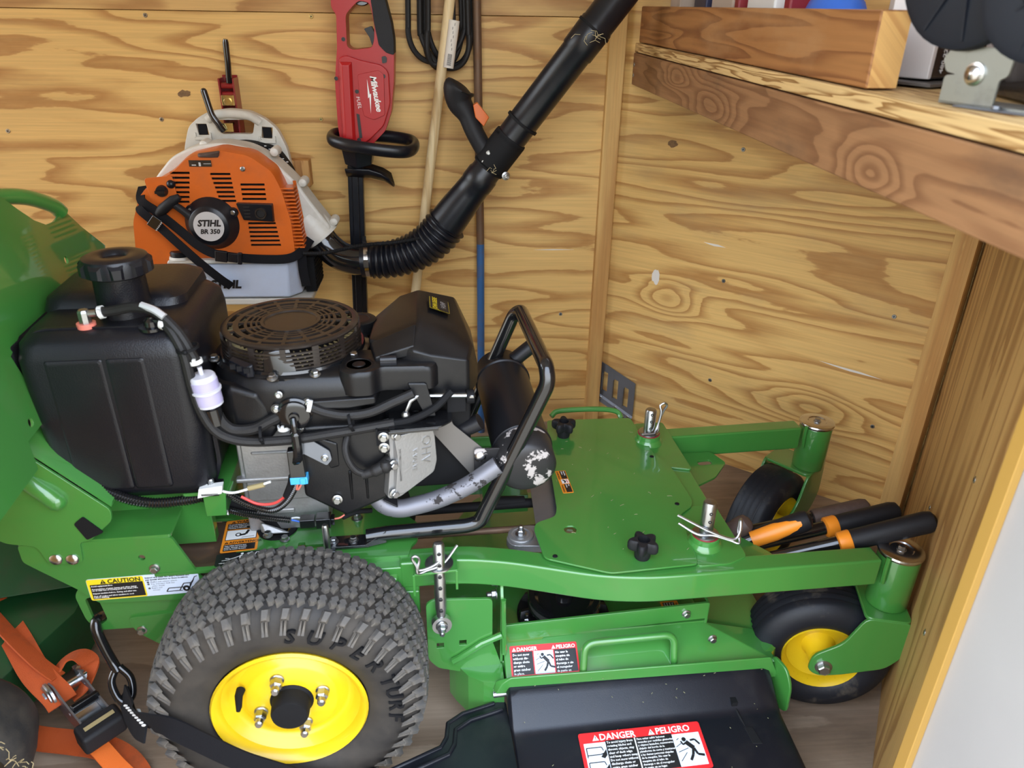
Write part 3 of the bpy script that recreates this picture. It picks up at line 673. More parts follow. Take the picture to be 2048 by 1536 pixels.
# ---- fuel tank
def rbox_levels(levels, n=5):
    """levels: (z, x0, x1, y0, y1, r)"""
    b = MB(); m = 4 * (n + 1); vs_, fs = [], []
    for (z, x0, x1, y0, y1, r_) in levels:
        for (px, py) in rrect(x1 - x0, y1 - y0, r_, n, (x0 + x1) / 2, (y0 + y1) / 2): vs_.append((px, py, z))
    for i in range(len(levels) - 1):
        for k in range(m): fs.append((i * m + k, i * m + (k + 1) % m, (i + 1) * m + (k + 1) % m, (i + 1) * m + k))
    fs.append(tuple(range(m - 1, -1, -1))); fs.append(tuple((len(levels) - 1) * m + k for k in range(m)))
    b.add(vs_, fs); return b
X0, X1, Y0, Y1 = -.335, -.100, .192, .455
b = rbox_levels([(.482, X0 + .03, X1 - .02, Y0 + .02, Y1 - .02, .03), (.487, X0 + .015, X1 - .010, Y0 + .008, Y1 - .01, .03), (.505, X0 + .008, X1 - .004, Y0 + .002, Y1, .03), (.62, X0 + .002, X1, Y0, Y1, .028), (.715, X0, X1, Y0, Y1, .028),
                 (.738, X0 + .004, X1 - .003, Y0 + .005, Y1 - .004, .03), (.750, X0 + .014, X1 - .012, Y0 + .018, Y1 - .014, .034), (.754, X0 + .03, X1 - .03, Y0 + .04, Y1 - .03, .03)])
tank = b.build('fuel_tank', 'tank_plastic', MOW, sharp=50); tank['label'] = 'textured black plastic fuel tank'
b = MB()
seam = [(X0 - .002, Y0 + .035, .70), (X0 + .006, Y0 + .030, .735), (X0 + .03, Y0 + .036, .752), (X1 - .035, Y0 + .036, .752), (X1 - .008, Y0 + .028, .735), (X1 + .002, Y0 + .033, .70), (X1 + .002, Y0 + .038, .52), (X1 - .01, Y0 + .04, .49)]
b.sweep(fillet(seam, .02, 4), [(-.003, -.004), (.003, -.004), (.003, .004), (-.003, .004)], (0, -1, .01)); b.build('seam_rib', 'tank_plastic', tank, sharp=50)
b = MB()
for (x0, x1, z0, z1) in ((X0 + .045, X0 + .115, .51, .715), (X0 + .125, X1 - .065, .51, .715)): 
    b.hull([(x0, Y0 - .0013, z0), (x1, Y0 - .0013, z0), (x1 - .002, Y0 - .0013, z1), (x0, Y0 - .0013, z1), (x0 - .006, Y0 + .001, z0 - .006), (x1 + .006, Y0 + .001, z0 - .006), (x1 + .004, Y0 + .001, z1 + .006), (x0 - .006, Y0 + .001, z1 + .006)])
b.build('face_relief', 'tank_plastic', tank, bevel=.003)
b = rbox_levels([(.748, -.335, -.128, .30, .47, .03), (.765, -.33, -.130, .305, .465, .03), (.772, -.318, -.142, .318, .455, .03), (.774, -.30, -.16, .335, .44, .03)]); b.build('tank_hump', 'tank_plastic', tank, sharp=50)
FX, FY = -.206, .285
b = MB(); b.lathe((FX, FY, .74), (0, 0, 1), [(0, .040), (.02, .0365), (.065, .035), (.075, .037), (.080, .037)], 36); b.build('filler_neck', 'tank_plastic', tank)
b = MB(); b.lathe((FX, FY, .812), (0, 0, 1), [(0, .0), (0, .040), (.003, .0455), (.020, .046), (.026, .043), (.0285, .037), (.029, .022), (.026, .017), (.023, .015), (.023, .0)], 48)
for k in range(10):
    a = 2 * PI * k / 10; M_ = Matrix.Translation((FX, FY, .812)) @ Matrix.Rotation(a, 4, 'Z')
    b.hull([(.044, -.009, .003), (.044, .009, .003), (.0490, -.005, .005), (.0490, .005, .005), (.0490, -.006, .018), (.0490, .006, .018), (.044, -.010, .023), (.044, .010, .023), (.040, -.007, .026), (.040, .007, .026)], 0, M_)
cap = b.build('filler_cap', 'black_plastic', tank, sharp=40)
b = MB(); b.span((-.352, .21, .47), (-.338, .46, .735)); b.build('tank_gap_shade', 'matte_black', tank, bevel=.004)  # added black slab, stands in for the shadow between tank and console
# rollover valve, hoses, filter
b = MB(); b.cyl((-.243, .232, .752), (-.243, .232, .759), .0125, n=20); b.build('grommet', 'wire_pink', tank)
b = MB(); b.lathe((-.243, .232, .759), (0, 0, 1), [(0, .0085), (.016, .0085), (.019, .0065)], 8); b.cyl((-.243, .232, .772), (-.222, .232, .773), .005, n=10); b.build('fuel_elbow', 'zinc', tank, sharp=25)
b = MB(); b.lathe((-.153, .222, .751), (0, 0, 1), [(0, .018), (.004, .018), (.005, .011), (.012, .010), (.016, .006), (.018, .006)], 20); b.cyl((-.153, .222, .763), (-.135, .215, .764), .005, n=10); b.build('outlet_valve', 'gloss_black', tank)
def hose(path, r, m='hose_black', parent=MOW, name='fuel_hose', n=6): b = MB(); b.tube(catmull(path, n), r, 10); return b.build(name, m, parent)
hose([(-.224, .232, .773), (-.20, .228, .777), (-.17, .222, .783), (-.14, .212, .778), (-.112, .198, .752), (-.097, .190, .720), (-.092, .188, .706)], .0072)
hose([(-.137, .214, .764), (-.122, .200, .755), (-.108, .188, .725), (-.104, .184, .68), (-.098, .182, .64), (-.083, .180, .605), (-.058, .180, .588), (-.023, .180, .582), (.030, .180, .583), (.08, .178, .590), (.14, .178, .598), (.175, .178, .603)], .0075)
hose([(-.079, .190, .628), (-.072, .188, .612), (-.058, .188, .600), (-.03, .188, .600), (-.008, .190, .610), (.010, .192, .618)], .0085)
hose([(.052, .183, .636), (.075, .180, .626), (.105, .178, .620), (.14, .180, .622), (.175, .184, .635), (.205, .188, .646)], .0072)
hose([(.170, .178, .602), (.20, .180, .606), (.235, .186, .620), (.262, .20, .640)], .0058, 'matte_black', name='breather_hose')
b = MB()
b.tube(catmull([(-.160, .2178, .7872), (-.142, .2090, .7830), (-.128, .2025, .7745)], 5), .0052, 8); b.build('hose_print', 'label_silver', MOW)
for (p, ax) in (((-.219, .231, .774), (1, 0, .2)), ((-.133, .211, .762), (.8, -.4, -.2)), ((-.094, .189, .712), (.2, 0, -1)), ((.054, .183, .636), (1, 0, -.3)), ((.012, .191, .598), (.0, 0, 1))):
    q = MB(); q.ring(p, ax, [(-.003, .0075), (.003, .0075), (.003, .0092), (-.003, .0092)], 18); q.box(Vector(p) + Vector((0, -.009, .003)), (.004, .005, .008)); q.build('hose_clamp', 'white', MOW)
for (p, ax) in (((-.100, .184, .735), (.2, 0, -1)), ((-.018, .184, .592), (1, 0, .1)), ((.112, .178, .610), (1, 0, .2))):
    q = MB(); q.ring(p, ax, [(-.002, .014), (.002, .014), (.002, .0158), (-.002, .0158)], 18); q.ball(Vector(p) + Vector((0, -.015, 0)), .004, 8); q.build('cable_tie', 'matte_black', MOW)
Fp, Fa = Vector((-.0905, .188, .704)), Vector((.10, .01, -1)).normalized()
b = MB(); b.lathe(Fp, Fa, [(0, .0032), (.012, .0032), (.0125, .016), (.015, .0178), (.034, .0185), (.0345, .021), (.0375, .021), (.038, .0185), (.060, .018), (.062, .014), (.063, .004), (.074, .0038)], 28); flt = b.build('fuel_filter', 'filter_white', MOW)
b = MB(); b.lathe(Fp, Fa, [(.020, .0181), (.0205, .0188), (.033, .0190), (.0335, .0185)], 28); b.lathe(Fp, Fa, [(.0395, .0181), (.040, .0187), (.056, .0186), (.0565, .0181)], 28); b.build('filter_element', 'filter_violet', flt)
b = MB(); b.lathe(Fp + Fa * .066, Fa, [(0, .013), (.026, .0125), (.028, .009)], 18); b.build('hose_sleeve', 'gloss_black', flt)
# tank foot bracket
b = MB(); b.hull([(-.125, .20, .440), (-.095, .20, .440), (-.125, .45, .440), (-.095, .45, .440), (-.09, .20, .482), (-.078, .45, .500), (-.125, .20, .480), (-.125, .45, .480)]); b.span((-.32, .24, .36), (-.13, .26, .478)); b.span((-.32, .40, .36), (-.13, .42, .478)); b.span((-.155, .205, .476), (-.085, .235, .482))
b.build('tank_support', 'green', MOW, bevel=.0015)
b = MB(); b.span((-.125, .192, .483), (-.098, .232, .489)); b.build('tank_tab', 'tank_plastic', tank, bevel=.001); inst(NUT, 'nut', MOW, align((-.110, .205, .489), (0, 0, 1)))
# ---- engine
EX, EY = .020, .318
b = MB()
def outline_prism(b, lv):
    vs_, fs = [], []; m = len(lv[0][1])
    for z, o in lv: vs_ += [(p[0], p[1], z) for p in o]
    for i in range(len(lv) - 1):
        for k in range(m): fs.append((i * m + k, i * m + (k + 1) % m, (i + 1) * m + (k + 1) % m, (i + 1) * m + k))
    fs.append(tuple(range(m - 1, -1, -1))); fs.append(tuple((len(lv) - 1) * m + k for k in range(m))); b.add(vs_, fs)
def scaled(o, s, c): return [(c[0] + (p[0] - c[0]) * s, c[1] + (p[1] - c[1]) * s) for p in o]
sh_o = round_poly([(-.100, .285), (-.075, .225), (-.030, .197), (.030, .192), (.085, .190), (.13, .190), (.13, .45), (.02, .45), (-.06, .43), (-.098, .37)], .03, 4)
outline_prism(b, [(.592, scaled(sh_o, .965, (EX, EY))), (.600, sh_o), (.652, sh_o), (.662, scaled(sh_o, .98, (EX, EY))), (.672, scaled(sh_o, .94, (EX, EY))), (.676, scaled(sh_o, .90, (EX, EY)))])
eng = b.build('engine', 'shroud_black', MOW, sharp=45); eng['label'] = 'black V-twin petrol engine with louvred recoil screen'
# shroud bulge towards the tank, lower belt cover
b = MB(); b.hull([(-.095, .235, .655), (-.06, .200, .665), (-.02, .192, .655), (.01, .20, .60), (-.088, .225, .575), (-.055, .197, .570), (-.01, .192, .575), (-.09, .30, .575), (-.095, .30, .655), (0, .3, .66), (0, .3, .575)])
b.build('shroud_bulge', 'shroud_black', eng, bevel=.008, seg=3)
b = MB(); b.hull([(.025, .186, .640), (.15, .182, .645), (.15, .182, .634), (.10, .180, .628), (.03, .183, .628), (.02, .25, .665), (.16, .25, .665), (.16, .25, .63), (.02, .25, .62)]); b.build('shroud_ledge', 'shroud_black', eng, bevel=.004)
# recoil housing and louvred screen
b = MB(); b.lathe((EX, EY, .668), (0, 0, 1), [(0, .118), (.005, .119), (.007, .112), (.012, .110)], 56); b.build('screen_flange', 'gloss_black', eng)
Rr = .1065
b = MB()
ZT = .716
b.ring((EX, EY, ZT), (0, 0, 1), [(-.003, .0945), (-.003, .1035), (.0005, .1045), (.0025, .1015), (.0025, .0945)], 64)
for (r0, r1) in ((.078, .0865), (.0655, .0700), (.0575, .0610), (.0500, .0530)): b.ring((EX, EY, ZT), (0, 0, 1), [(-.002, r0), (-.002, r1), (.002, r1), (.002, r0)], 56)
b.lathe((EX, EY, ZT), (0, 0, 1), [(-.002, .0), (-.002, .0460), (.0035, .0460), (.0035, .041), (.0015, .039), (.0015, 0)], 48)
for k in range(16):
    a = 2 * PI * k / 16; b.box((.070, 0, 0), (.050, .0055, .0035), 0, Matrix.Translation((EX, EY, ZT)) @ Matrix.Rotation(a, 4, 'Z'))
for k in range(14):
    a = 2 * PI * (k + .5) / 14; b.box((.104, 0, -.022), (.004, .010 if k % 2 else .008, .040), 0, Matrix.Translation((EX, EY, ZT)) @ Matrix.Rotation(a, 4, 'Z'))
for dz in (-.010, -.016, -.022, -.028, -.034, -.040): b.ring((EX, EY, ZT + dz), (0, 0, 1), [(-.0014, .1025), (-.0014, .1065), (.0014, .1065), (.0014, .1025)], 56)
b.build('recoil_screen', 'screen_black', eng)
b = MB(); b.lathe((EX, EY, .672), (0, 0, 1), [(0, .098), (.028, .090), (.034, .06), (.034, 0)], 36); b.build('flywheel', 'matte_black', eng)
b = MB()
for k in range(60):
    a = 2 * PI * k / 60; b.box((.094, 0, 0), (.010, .0018, .026), 0, Matrix.Translation((EX, EY, .692)) @ Matrix.Rotation(a, 4, 'Z') @ Matrix.Rotation(R(25), 4, 'X'))
b.build('cooling_fins', 'dull_gold', eng)
# starter grip and boss
b = MB(); b.hull([(-.056, .232, .680), (-.020, .205, .676), (-.056, .232, .700), (-.020, .205, .697), (-.047, .220, .680), (-.030, .20, .677), (-.060, .224, .684), (-.060, .224, .697), (-.03, .198, .682), (-.03, .198, .694)])
b.build('starter_grip', 'black_plastic', eng, bevel=.003)
b = MB()
for k in range(3): b.box((-.052 + k * .011, .216 - k * .008, .690), (.008, .006, .008), 0)
b.build('grip_recess', 'matte_black', eng)
b = MB(); b.hull([(-.012, .213, .672), (.012, .205, .672), (-.010, .218, .712), (.008, .214, .714), (.03, .222, .714), (.04, .21, .672), (0, .25, .715), (.03, .25, .672)]); b.build('screen_boss', 'gloss_black', eng, bevel=.004)
for (x, y, z) in ((.004, .199, .676), (.064, .205, .676), (.118, .25, .682), (-.092, .275, .676)): inst(BOLT, 'bolt', eng, align((x, y, z), (0, -.2, 1), x * 9))
# air cleaner hood (faceted)
b = MB()
hood = [(.140, .270, .700), (.218, .270, .731), (.275, .270, .708), (.207, .218, .702), (.233, .215, .694), (.245, .213, .678), (.290, .218, .682), (.248, .213, .618), (.290, .218, .618), (.306, .245, .632), (.306, .245, .665),
        (.145, .44, .672), (.190, .45, .706), (.222, .45, .716), (.285, .45, .700), (.312, .44, .640), (.318, .43, .575), (.30, .26, .69), (.25, .43, .58), (.16, .43, .60), (.145, .26, .66), (.2, .225, .62)]
b.hull(hood); b.build('air_cleaner_hood', 'shroud_black', eng, bevel=.0045, seg=3)
b = MB(); b.hull([(.143, .262, .699), (.214, .262, .7285), (.210, .225, .7075), (.150, .225, .690), (.143, .262, .690), (.214, .262, .71), (.210, .225, .69), (.15, .225, .68)]); b.build('hood_step', 'shroud_black', eng, bevel=.003)
b = MB()
lug = round_poly([(.098, .225), (.098, .196), (.115, .183), (.145, .183), (.158, .200), (.235, .196), (.245, .215), (.245, .27), (.11, .27)], .012, 4)
outline_prism(b, [(.648, lug), (.676, lug), (.683, scaled(lug, .97, (.16, .225))), (.685, scaled(lug, .92, (.16, .225)))]); b.build('hood_lug', 'shroud_black', eng, sharp=40)
b = MB(); b.lathe((.127, .215, .684), (0, 0, 1), [(0, .022), (.0015, .022), (.002, .019), (.001, .018), (.001, .010), (.002, .009), (.002, 0)], 28); b.build('embossed_disc', 'shroud_black', eng)
b = MB(); b.lathe((.118, .40, .684), (0, 0, 1), [(-.02, .030), (0, .030), (.0015, .028), (.002, .019), (.001, .018), (.001, 0)], 28); b.build('embossed_disc', 'shroud_black', eng)
b = MB(); b.cyl((.158, .214, .691), (.183, .214, .691), .006, n=14); b.span((.158, .208, .682), (.183, .220, .690)); b.build('hood_latch', 'black_plastic', eng, bevel=.001)
# plate on the hood
def label_mesh(): return MB()
nrm = (Vector((.222, .45, .716)) - Vector((.218, .27, .731))).normalized()
Mh = frame_from((.252, .385, .7165), (nrm.x, nrm.y, nrm.z), (-.95, .0, .24)) @ Matrix.Rotation(0, 4, 'Z')
Mh = frame_from((.2535, .360, .7185), (.02, 1, -.075), (-.90, .02, .33))
b = MB(); b.flatpoly(rrect(.072, .036, .003), Mh, .0012, 0); b.flatpoly(rrect(.069, .0332, .0024), Mh, .0016, 1); b.flatpoly(rrect(.068, .0322, .002), Mh, .0019, 0)
b.text('JOHN DEERE', .0115, Mh, 1, x=0, y=.0042, z=.0023, align='CENTER', bold=.0002); b.text('14.5HP', .0125, Mh, 2, x=0, y=-.0105, z=.0023, align='CENTER')
b.build('engine_plate', ['ink', 'label_yellow', 'label_silver'], eng)
# cylinder cowl under the shroud
b = MB()
b.hull([(.030, .190, .597), (.155, .186, .600), (.160, .182, .580), (.148, .180, .495), (.157, .180, .468), (.092, .178, .440), (.030, .188, .476), (.030, .26, .60), (.16, .26, .60), (.157, .26, .45), (.10, .27, .41), (.03, .27, .45)])
cowl = b.build('cylinder_cowl', 'shroud_black', eng, bevel=.005, seg=3)
b = MB()
for x in (.103, .127): b.hull([(x - .003, .181, .468), (x + .003, .181, .468), (x - .003, .181, .522), (x + .003, .181, .522), (x, .1765, .472), (x, .1765, .518)])
b.build('cowl_rib', 'shroud_black', eng, bevel=.001)
b = MB(); b.hull([(.052, .185, .585), (.088, .183, .570), (.088, .181, .530), (.075, .183, .525), (.052, .21, .585), (.088, .21, .57), (.088, .21, .525), (.07, .21, .52)]); b.build('regulator_cover', 'shroud_black', eng, bevel=.003)
b = MB(); b.poly(round_poly([(.030, .585), (.052, .580), (.076, .560), (.078, .545), (.070, .535), (.035, .560)], .003), plane_xz(.1795), .002); b.build('steel_tab', 'strip_steel', eng); inst(SMALL, 'bolt', eng, align((.068, .1785, .549), (0, -1, 0)))
inst(BOLT, 'bolt', eng, align((.080, .178, .472), (0, -1, .1)))
# crankcase
b = MB(); b.span((-.078, .255, .365), (.055, .43, .56)); b.span((-.070, .247, .43), (.045, .26, .545)); b.span((-.085, .245, .468), (.05, .26, .476)); b.span((-.080, .250, .40), (.0, .26, .41)); b.span((-.055, .244, .520), (.05, .256, .526)); b.hull([(-.06, .25, .365), (-.06, .25, .39), (-.01, .245, .365), (-.01, .235, .372), (-.05, .235, .372)])
b.hull([(-.055, .235, .555), (.03, .232, .555), (.03, .26, .585), (-.05, .26, .585), (.03, .26, .55), (-.05, .26, .55)])
cr_ = b.build('crankcase', 'aluminium', eng, bevel=.003)
for p in ((-.035, .236, .57), (.02, .232, .565)): inst(BOLT, 'bolt', eng, align(p, (0, -.5, 1)))
for p in ((-.045, .232, .372), (-.018, .228, .364)): inst(BOLT, 'bolt', eng, align(p, (0, 0, 1)))
# fuel pump
b = MB(); b.lathe((.031, .194, .622), (0, -1, 0), [(0, .026), (.008, .026), (.010, .023), (.014, .022), (.016, .018), (.0165, .008), (.021, .007), (.022, 0)], 30)
for a in (40, 160, 280): b.lathe((.031 + .027 * math.cos(R(a)), .194, .622 + .027 * math.sin(R(a))), (0, -1, 0), [(0, .008), (.006, .008)], 14)
b.tube(catmull([(.030, .172, .622), (.0315, .166, .612), (.032, .168, .596), (.032, .170, .575), (.030, .174, .555), (.024, .18, .545)], 5), lambda i, N: .0048 if i < 9 else .0075, 10)
b.cyl((.031, .188, .622), (.056, .184, .637), .005, n=10); pump = b.build('fuel_pump', 'gloss_black', eng)
for a in (40, 160, 280): inst(SMALL, 'bolt', eng, align((.031 + .027 * math.cos(R(a)), .188, .622 + .027 * math.sin(R(a))), (0, -1, 0)))
inst(SMALL, 'bolt', eng, align((.012, .186, .655), (0, -1, .2)))
# valve cover facing forward and towards the door
Mv = frame_from((.158, .166, .475), (.92, .40, .02), (.075, .02, 1))
vo = round_poly([(0, 0), (.020, -.004), (.078, .022), (.085, .045), (.083, .100), (.078, .118), (.006, .118), (.010, .070)], .006)
b = MB(); b.poly(vo, Mv @ Matrix.Translation((0, 0, -.020)), .040); b.poly(scaled(vo, .86, (.045, .058)), Mv @ Matrix.Translation((.004, .002, .002)), .012)
b.hull([(.012, .02, .0), (.028, .02, 0), (.030, .10, 0), (.016, .10, 0), (.018, .03, .008), (.024, .03, .008), (.026, .09, .008), (.02, .09, .008)], 0, Mv)
vc = b.build('valve_cover', 'aluminium', eng, bevel=.003)
b = MB(); b.text('OHV', .022, Mv @ Matrix.Translation((.060, .100, .008)) @ Matrix.Rotation(R(-94), 4, 'Z'), extrude=.0012, bold=-.0002, space=1.1); b.text('V-VALVE', .0105, Mv @ Matrix.Translation((.044, .082, .008)) @ Matrix.Rotation(R(-94), 4, 'Z'), extrude=.0010)
b.ring((0, 0, 0), (0, 0, 1), [(0, .0001), (0, .0002), (.0001, .0001)], 3, 0, Mv)
b.build('cast_lettering', 'zinc', eng)
for p in ((.010, .010), (.012, .062), (.020, .112)): inst(BOLT, 'bolt', eng, Mv @ Matrix.Translation((p[0], p[1], .004)))
b = MB(); b.span((.147, .166, .572), (.150, .185, .60)); b.poly(round_poly([(.150, .560), (.166, .560), (.166, .598), (.150, .598)], .003), plane_xz(.166), .003); b.build('cover_bracket', 'matte_black', eng)
for z in (.588, .570): inst(BOLT, 'bolt', eng, align((.158, .164, z), (0, -1, 0)))
b = MB(); b.poly(round_poly([(.166, .158), (.245, .164), (.262, .180), (.262, .215), (.166, .215)], .006), plane_xy(.600), .0025); b.hull([(.166, .157, .599), (.24, .163, .599), (.166, .157, .594), (.24, .163, .594), (.166, .159, .6), (.24, .165, .6)]); b.build('heat_shelf', 'gloss_black', eng, bevel=.0008, seg=1)
b = MB(); b.poly(round_poly([(.205, .590), (.258, .590), (.265, .565), (.315, .515), (.315, .45), (.303, .455)], .004), plane_xz(.232), .002); b.build('support_sheet', 'grey_sheet', eng)
b = MB(); b.poly(round_poly([(.298, .462), (.345, .462), (.345, .520), (.298, .520)], .007), plane_xz(.226), .004); b.build('muffler_tab', 'muffler_worn', eng, bevel=.0008)
for z in (.506, .476): inst(DOME, 'rivet', eng, align((.308, .2235, z), (0, -1, 0)))
b = MB(); b.span((.100, .245, .44), (.295, .42, .655)); b.build('cylinder_block', 'matte_black', eng, bevel=.004)
# spark plug lead
b = MB(); b.tube(catmull([(.104, .184, .583), (.100, .172, .567), (.104, .166, .548), (.114, .164, .532), (.128, .165, .524)], 6), .0055, 10); b.build('spark_lead', 'hose_black', eng)
b = MB(); b.tube(catmull([(.123, .165, .523), (.138, .164, .528), (.152, .166, .534), (.168, .180, .542)], 5), lambda i, N: .0075 if i < 6 else .0095, 12); b.ball((.158, .165, .536), .011, 10); b.build('spark_boot', 'hose_black', eng)
# linkage and carburettor behind the shelf
b = MB(); b.tube([(.192, .19, .612), (.200, .19, .632), (.214, .195, .640)], .003, 8); b.ball((.192, .188, .610), .007, 10); b.cyl((.225, .20, .635), (.285, .20, .632), .0035, n=8); b.build('throttle_linkage', 'zinc', eng)
b = MB(); b.span((.255, .205, .60), (.285, .25, .635)); b.cyl((.285, .21, .625), (.298, .21, .625), .011, n=16); b.build('carburettor', 'matte_black', eng, bevel=.002); inst(SMALL, 'bolt', eng, align((.293, .205, .628), (0, -1, 0)))
b = MB(); b.hull([(.196, .196, .66), (.225, .193, .66), (.222, .186, .605), (.238, .186, .605), (.20, .23, .66), (.23, .23, .605)]); b.build('hood_leg', 'shroud_black', eng, bevel=.003)
# serial sticker
b = MB(); Ms = frame_from((-.0985, .262, .632), (.42, -.9, 0), (0, 0, 1)); b.flatpoly(rrect(.022, .030, .002), Ms, .0085, 0)
for k in range(6): b.flatpoly([(-.008, .010 - k * .0035), (.008 - (k % 3) * .003, .010 - k * .0035), (.008 - (k % 3) * .003, .0085 - k * .0035), (-.008, .0085 - k * .0035)], Ms, .009, 1)
b.build('serial_sticker', ['label_blue_white', 'ink'], eng)

# ---- muffler, exhaust, guard hoop
MA = Vector((.383, .206, .492)); MB_ = Vector((.372, .50, .530)); md = (MB_ - MA).normalized(); ml = (MB_ - MA).length
b = MB(); b.lathe(MA, md, [(0, .048), (.045, .0495), (.047, .052), (.050, .052), (.052, .0495), (ml - .05, .0495), (ml - .048, .052), (ml - .045, .052), (ml - .043, .0495), (ml - .006, .0485), (ml, .044)], 48); muf = b.build('muffler', 'muffler_black', MOW, sharp=50)
b = MB(); b.lathe(MA, md, [(-.010, .0), (-.0098, .030), (-.006, .042), (0, .0485), (.044, .0500), (.0445, .049)], 48); b.build('end_cap', 'muffler_worn', muf, sharp=60)
b = MB(); b.cyl((.375, .47, .545), (.430, .47, .590), .014, n=18); b.build('tail_pipe', 'muffler_black', muf)
b = MB(); b.tube(fillet([(.31, .245, .560), (.285, .25, .545), (.245, .26, .53), (.22, .27, .52)], .02), .014, 16); b.build('inlet_pipe', 'muffler_black', muf)
b = MB(); b.tube(fillet([(.135, .21, .455), (.150, .205, .435), (.175, .200, .430), (.232, .200, .442), (.285, .200, .466), (.335, .205, .500)], .025, 6), .0150, 20); b.build('exhaust_pipe', 'pipe_worn', muf)
b = MB(); b.hull([(.150, .186, .460), (.172, .184, .446), (.150, .20, .466), (.172, .20, .452), (.150, .188, .456), (.172, .186, .442)]); b.build('pipe_flange', 'muffler_black', muf, bevel=.002)
b = MB()
hoop = [(.118, .205, .376), (.150, .205, .380), (.285, .205, .384), (.305, .205, .390), (.412, .205, .645), (.410, .215, .668), (.405, .455, .668), (.395, .47, .655), (.285, .47, .385), (.12, .47, .376)]
b.tube(fillet(hoop, .035, 7), .0125, 18); grd = b.build('muffler_guard', 'gloss_black', MOW)
for y_ in (.205, .47):
    b = MB(); b.hull([(.050, y_ - .016, .366), (.122, y_ - .016, .366), (.122, y_ + .014, .366), (.05, y_ + .014, .366), (.050, y_ - .016, .371), (.118, y_ - .016, .371), (.118, y_ + .014, .371), (.05, y_ + .014, .371)])
    b.hull([(.115, y_ - .016, .366), (.115, y_ + .014, .366), (.115, y_ - .016, .371), (.115, y_ + .014, .371), (.150, y_ - .0115, .370), (.150, y_ + .011, .370), (.150, y_ - .009, .390), (.150, y_ + .009, .390)])
    b.build('guard_foot', 'gloss_black', grd, bevel=.001)
for x in (.064, .096): inst(BOLT, 'bolt', MOW, align((x, .204, .371), (0, 0, 1), x * 20))
inst(NUT, 'nut', MOW, align((.098, .275, .363), (0, 0, 1)))
b = MB(); b.lathe((.055, .188, .363), (0, 0, 1), [(0, .013), (.002, .012), (.003, .006), (.052, .0055), (.055, .004)], 18); b.build('lift_pin', 'zinc', MOW)

# ---- wiring
b = MB()
b.loom(catmull([(-.36, .225, .60), (-.30, .200, .540), (-.25, .192, .500), (-.20, .190, .480), (-.155, .205, .470), (-.13, .215, .468)], 10), .0088); b.build('wiring_loom', 'gloss_black', MOW)
b = MB(); b.loom(catmull([(-.13, .215, .468), (-.10, .21, .478), (-.06, .20, .458), (-.025, .195, .448), (.0, .19, .465), (.018, .188, .495), (.022, .187, .512)], 10), .0055, .0035); b.build('wiring_loom', 'gloss_black', MOW)
b = MB(); b.loom(catmull([(-.13, .215, .466), (-.11, .225, .440), (-.08, .235, .418), (-.04, .236, .405), (-.005, .232, .400)], 10), .0060, .0035); b.build('wiring_loom', 'gloss_black', MOW)
b = MB(); b.tube(catmull([(-.105, .245, .440), (-.075, .26, .415), (-.045, .265, .385), (-.03, .265, .352)], 8), .0135, 14); b.build('cable_sleeve', 'matte_black', MOW)
b = MB(); b.ring((-.034, .262, .364), (0, 0, 1), [(-.003, .023), (-.003, .034), (.0025, .033), (.003, .024)], 32); b.build('grommet', 'matte_black', MOW)
b = MB(); b.span((.010, .222, .388), (.034, .240, .404)); b.span((.036, .220, .387), (.060, .242, .405)); b.span((.060, .223, .390), (.066, .239, .402)); b.build('wire_plug', 'gloss_black', MOW, bevel=.0012)
hose([(-.004, .232, .400), (.004, .231, .398), (.011, .230, .396)], .0015, 'wire_blue', name='wire'); hose([(-.004, .234, .402), (.004, .235, .402), (.011, .235, .400)], .0015, 'label_silver', name='wire'); hose([(.064, .231, .397), (.074, .232, .398), (.082, .234, .402)], .0015, 'wire_pink', name='wire')
hose([(.078, .235, .396), (.10, .245, .398), (.125, .255, .392)], .0045, 'matte_black', name='wire')
b = MB(); b.hull([Vector((.026, .181, .540)) + Vector(p) for p in ((-.012, -.008, -.022), (.012, -.008, -.022), (-.012, .008, -.022), (.012, .008, -.022), (-.012, -.008, .026), (.010, -.008, .028), (-.012, .008, .026), (.010, .008, .028))]); b.build('wire_plug', 'gloss_black', MOW, bevel=.002)
b = MB(); b.span((.014, .1715, .508), (.040, .190, .520)); b.span((.029, .169, .509), (.037, .173, .519)); b.build('plug_lock', 'plug_blue', MOW, bevel=.001)
hose([(.024, .180, .510), (.022, .182, .500), (.019, .186, .490)], .0017, 'wire_pink', name='wire'); hose([(.030, .180, .510), (.027, .182, .500), (.022, .186, .490)], .0017, 'wire_pink', name='wire')
hose([(-.125, .212, .480), (-.105, .205, .486), (-.080, .200, .482), (-.050, .198, .490), (-.02, .197, .500)], .0020, 'white', name='wire'); hose([(-.055, .199, .489), (-.030, .197, .4955)], .0042, 'dull_gold', name='crimp_joint')
hose([(-.068, .200, .474), (-.045, .198, .460), (-.02, .196, .460), (-.002, .195, .472), (.008, .192, .486)], .0022, 'wire_red', name='wire')
hose([(.002, .190, .476), (.012, .187, .500), (.016, .185, .516)], .0058, 'matte_black', name='wire_sleeve')
b = MB(); b.hull([Vector((-.112, .198, .490)) + Vector(p) for p in ((-.018, -.006, -.009), (.018, -.006, -.003), (-.018, .006, -.009), (.018, .006, -.003), (-.014, -.006, .007), (.021, -.006, .011), (-.014, .006, .007), (.021, .006, .011))]); b.build('wire_tag', 'white', MOW)
b = MB(); b.hull([Vector((-.110, .215, .446)) + Vector(p) for p in ((-.010, 0, .016), (.012, 0, .016), (.014, 0, -.016), (.002, 0, -.010), (-.010, .002, .016), (.012, .002, .016), (.014, .002, -.016))]); b.build('wire_tag', 'white', MOW)
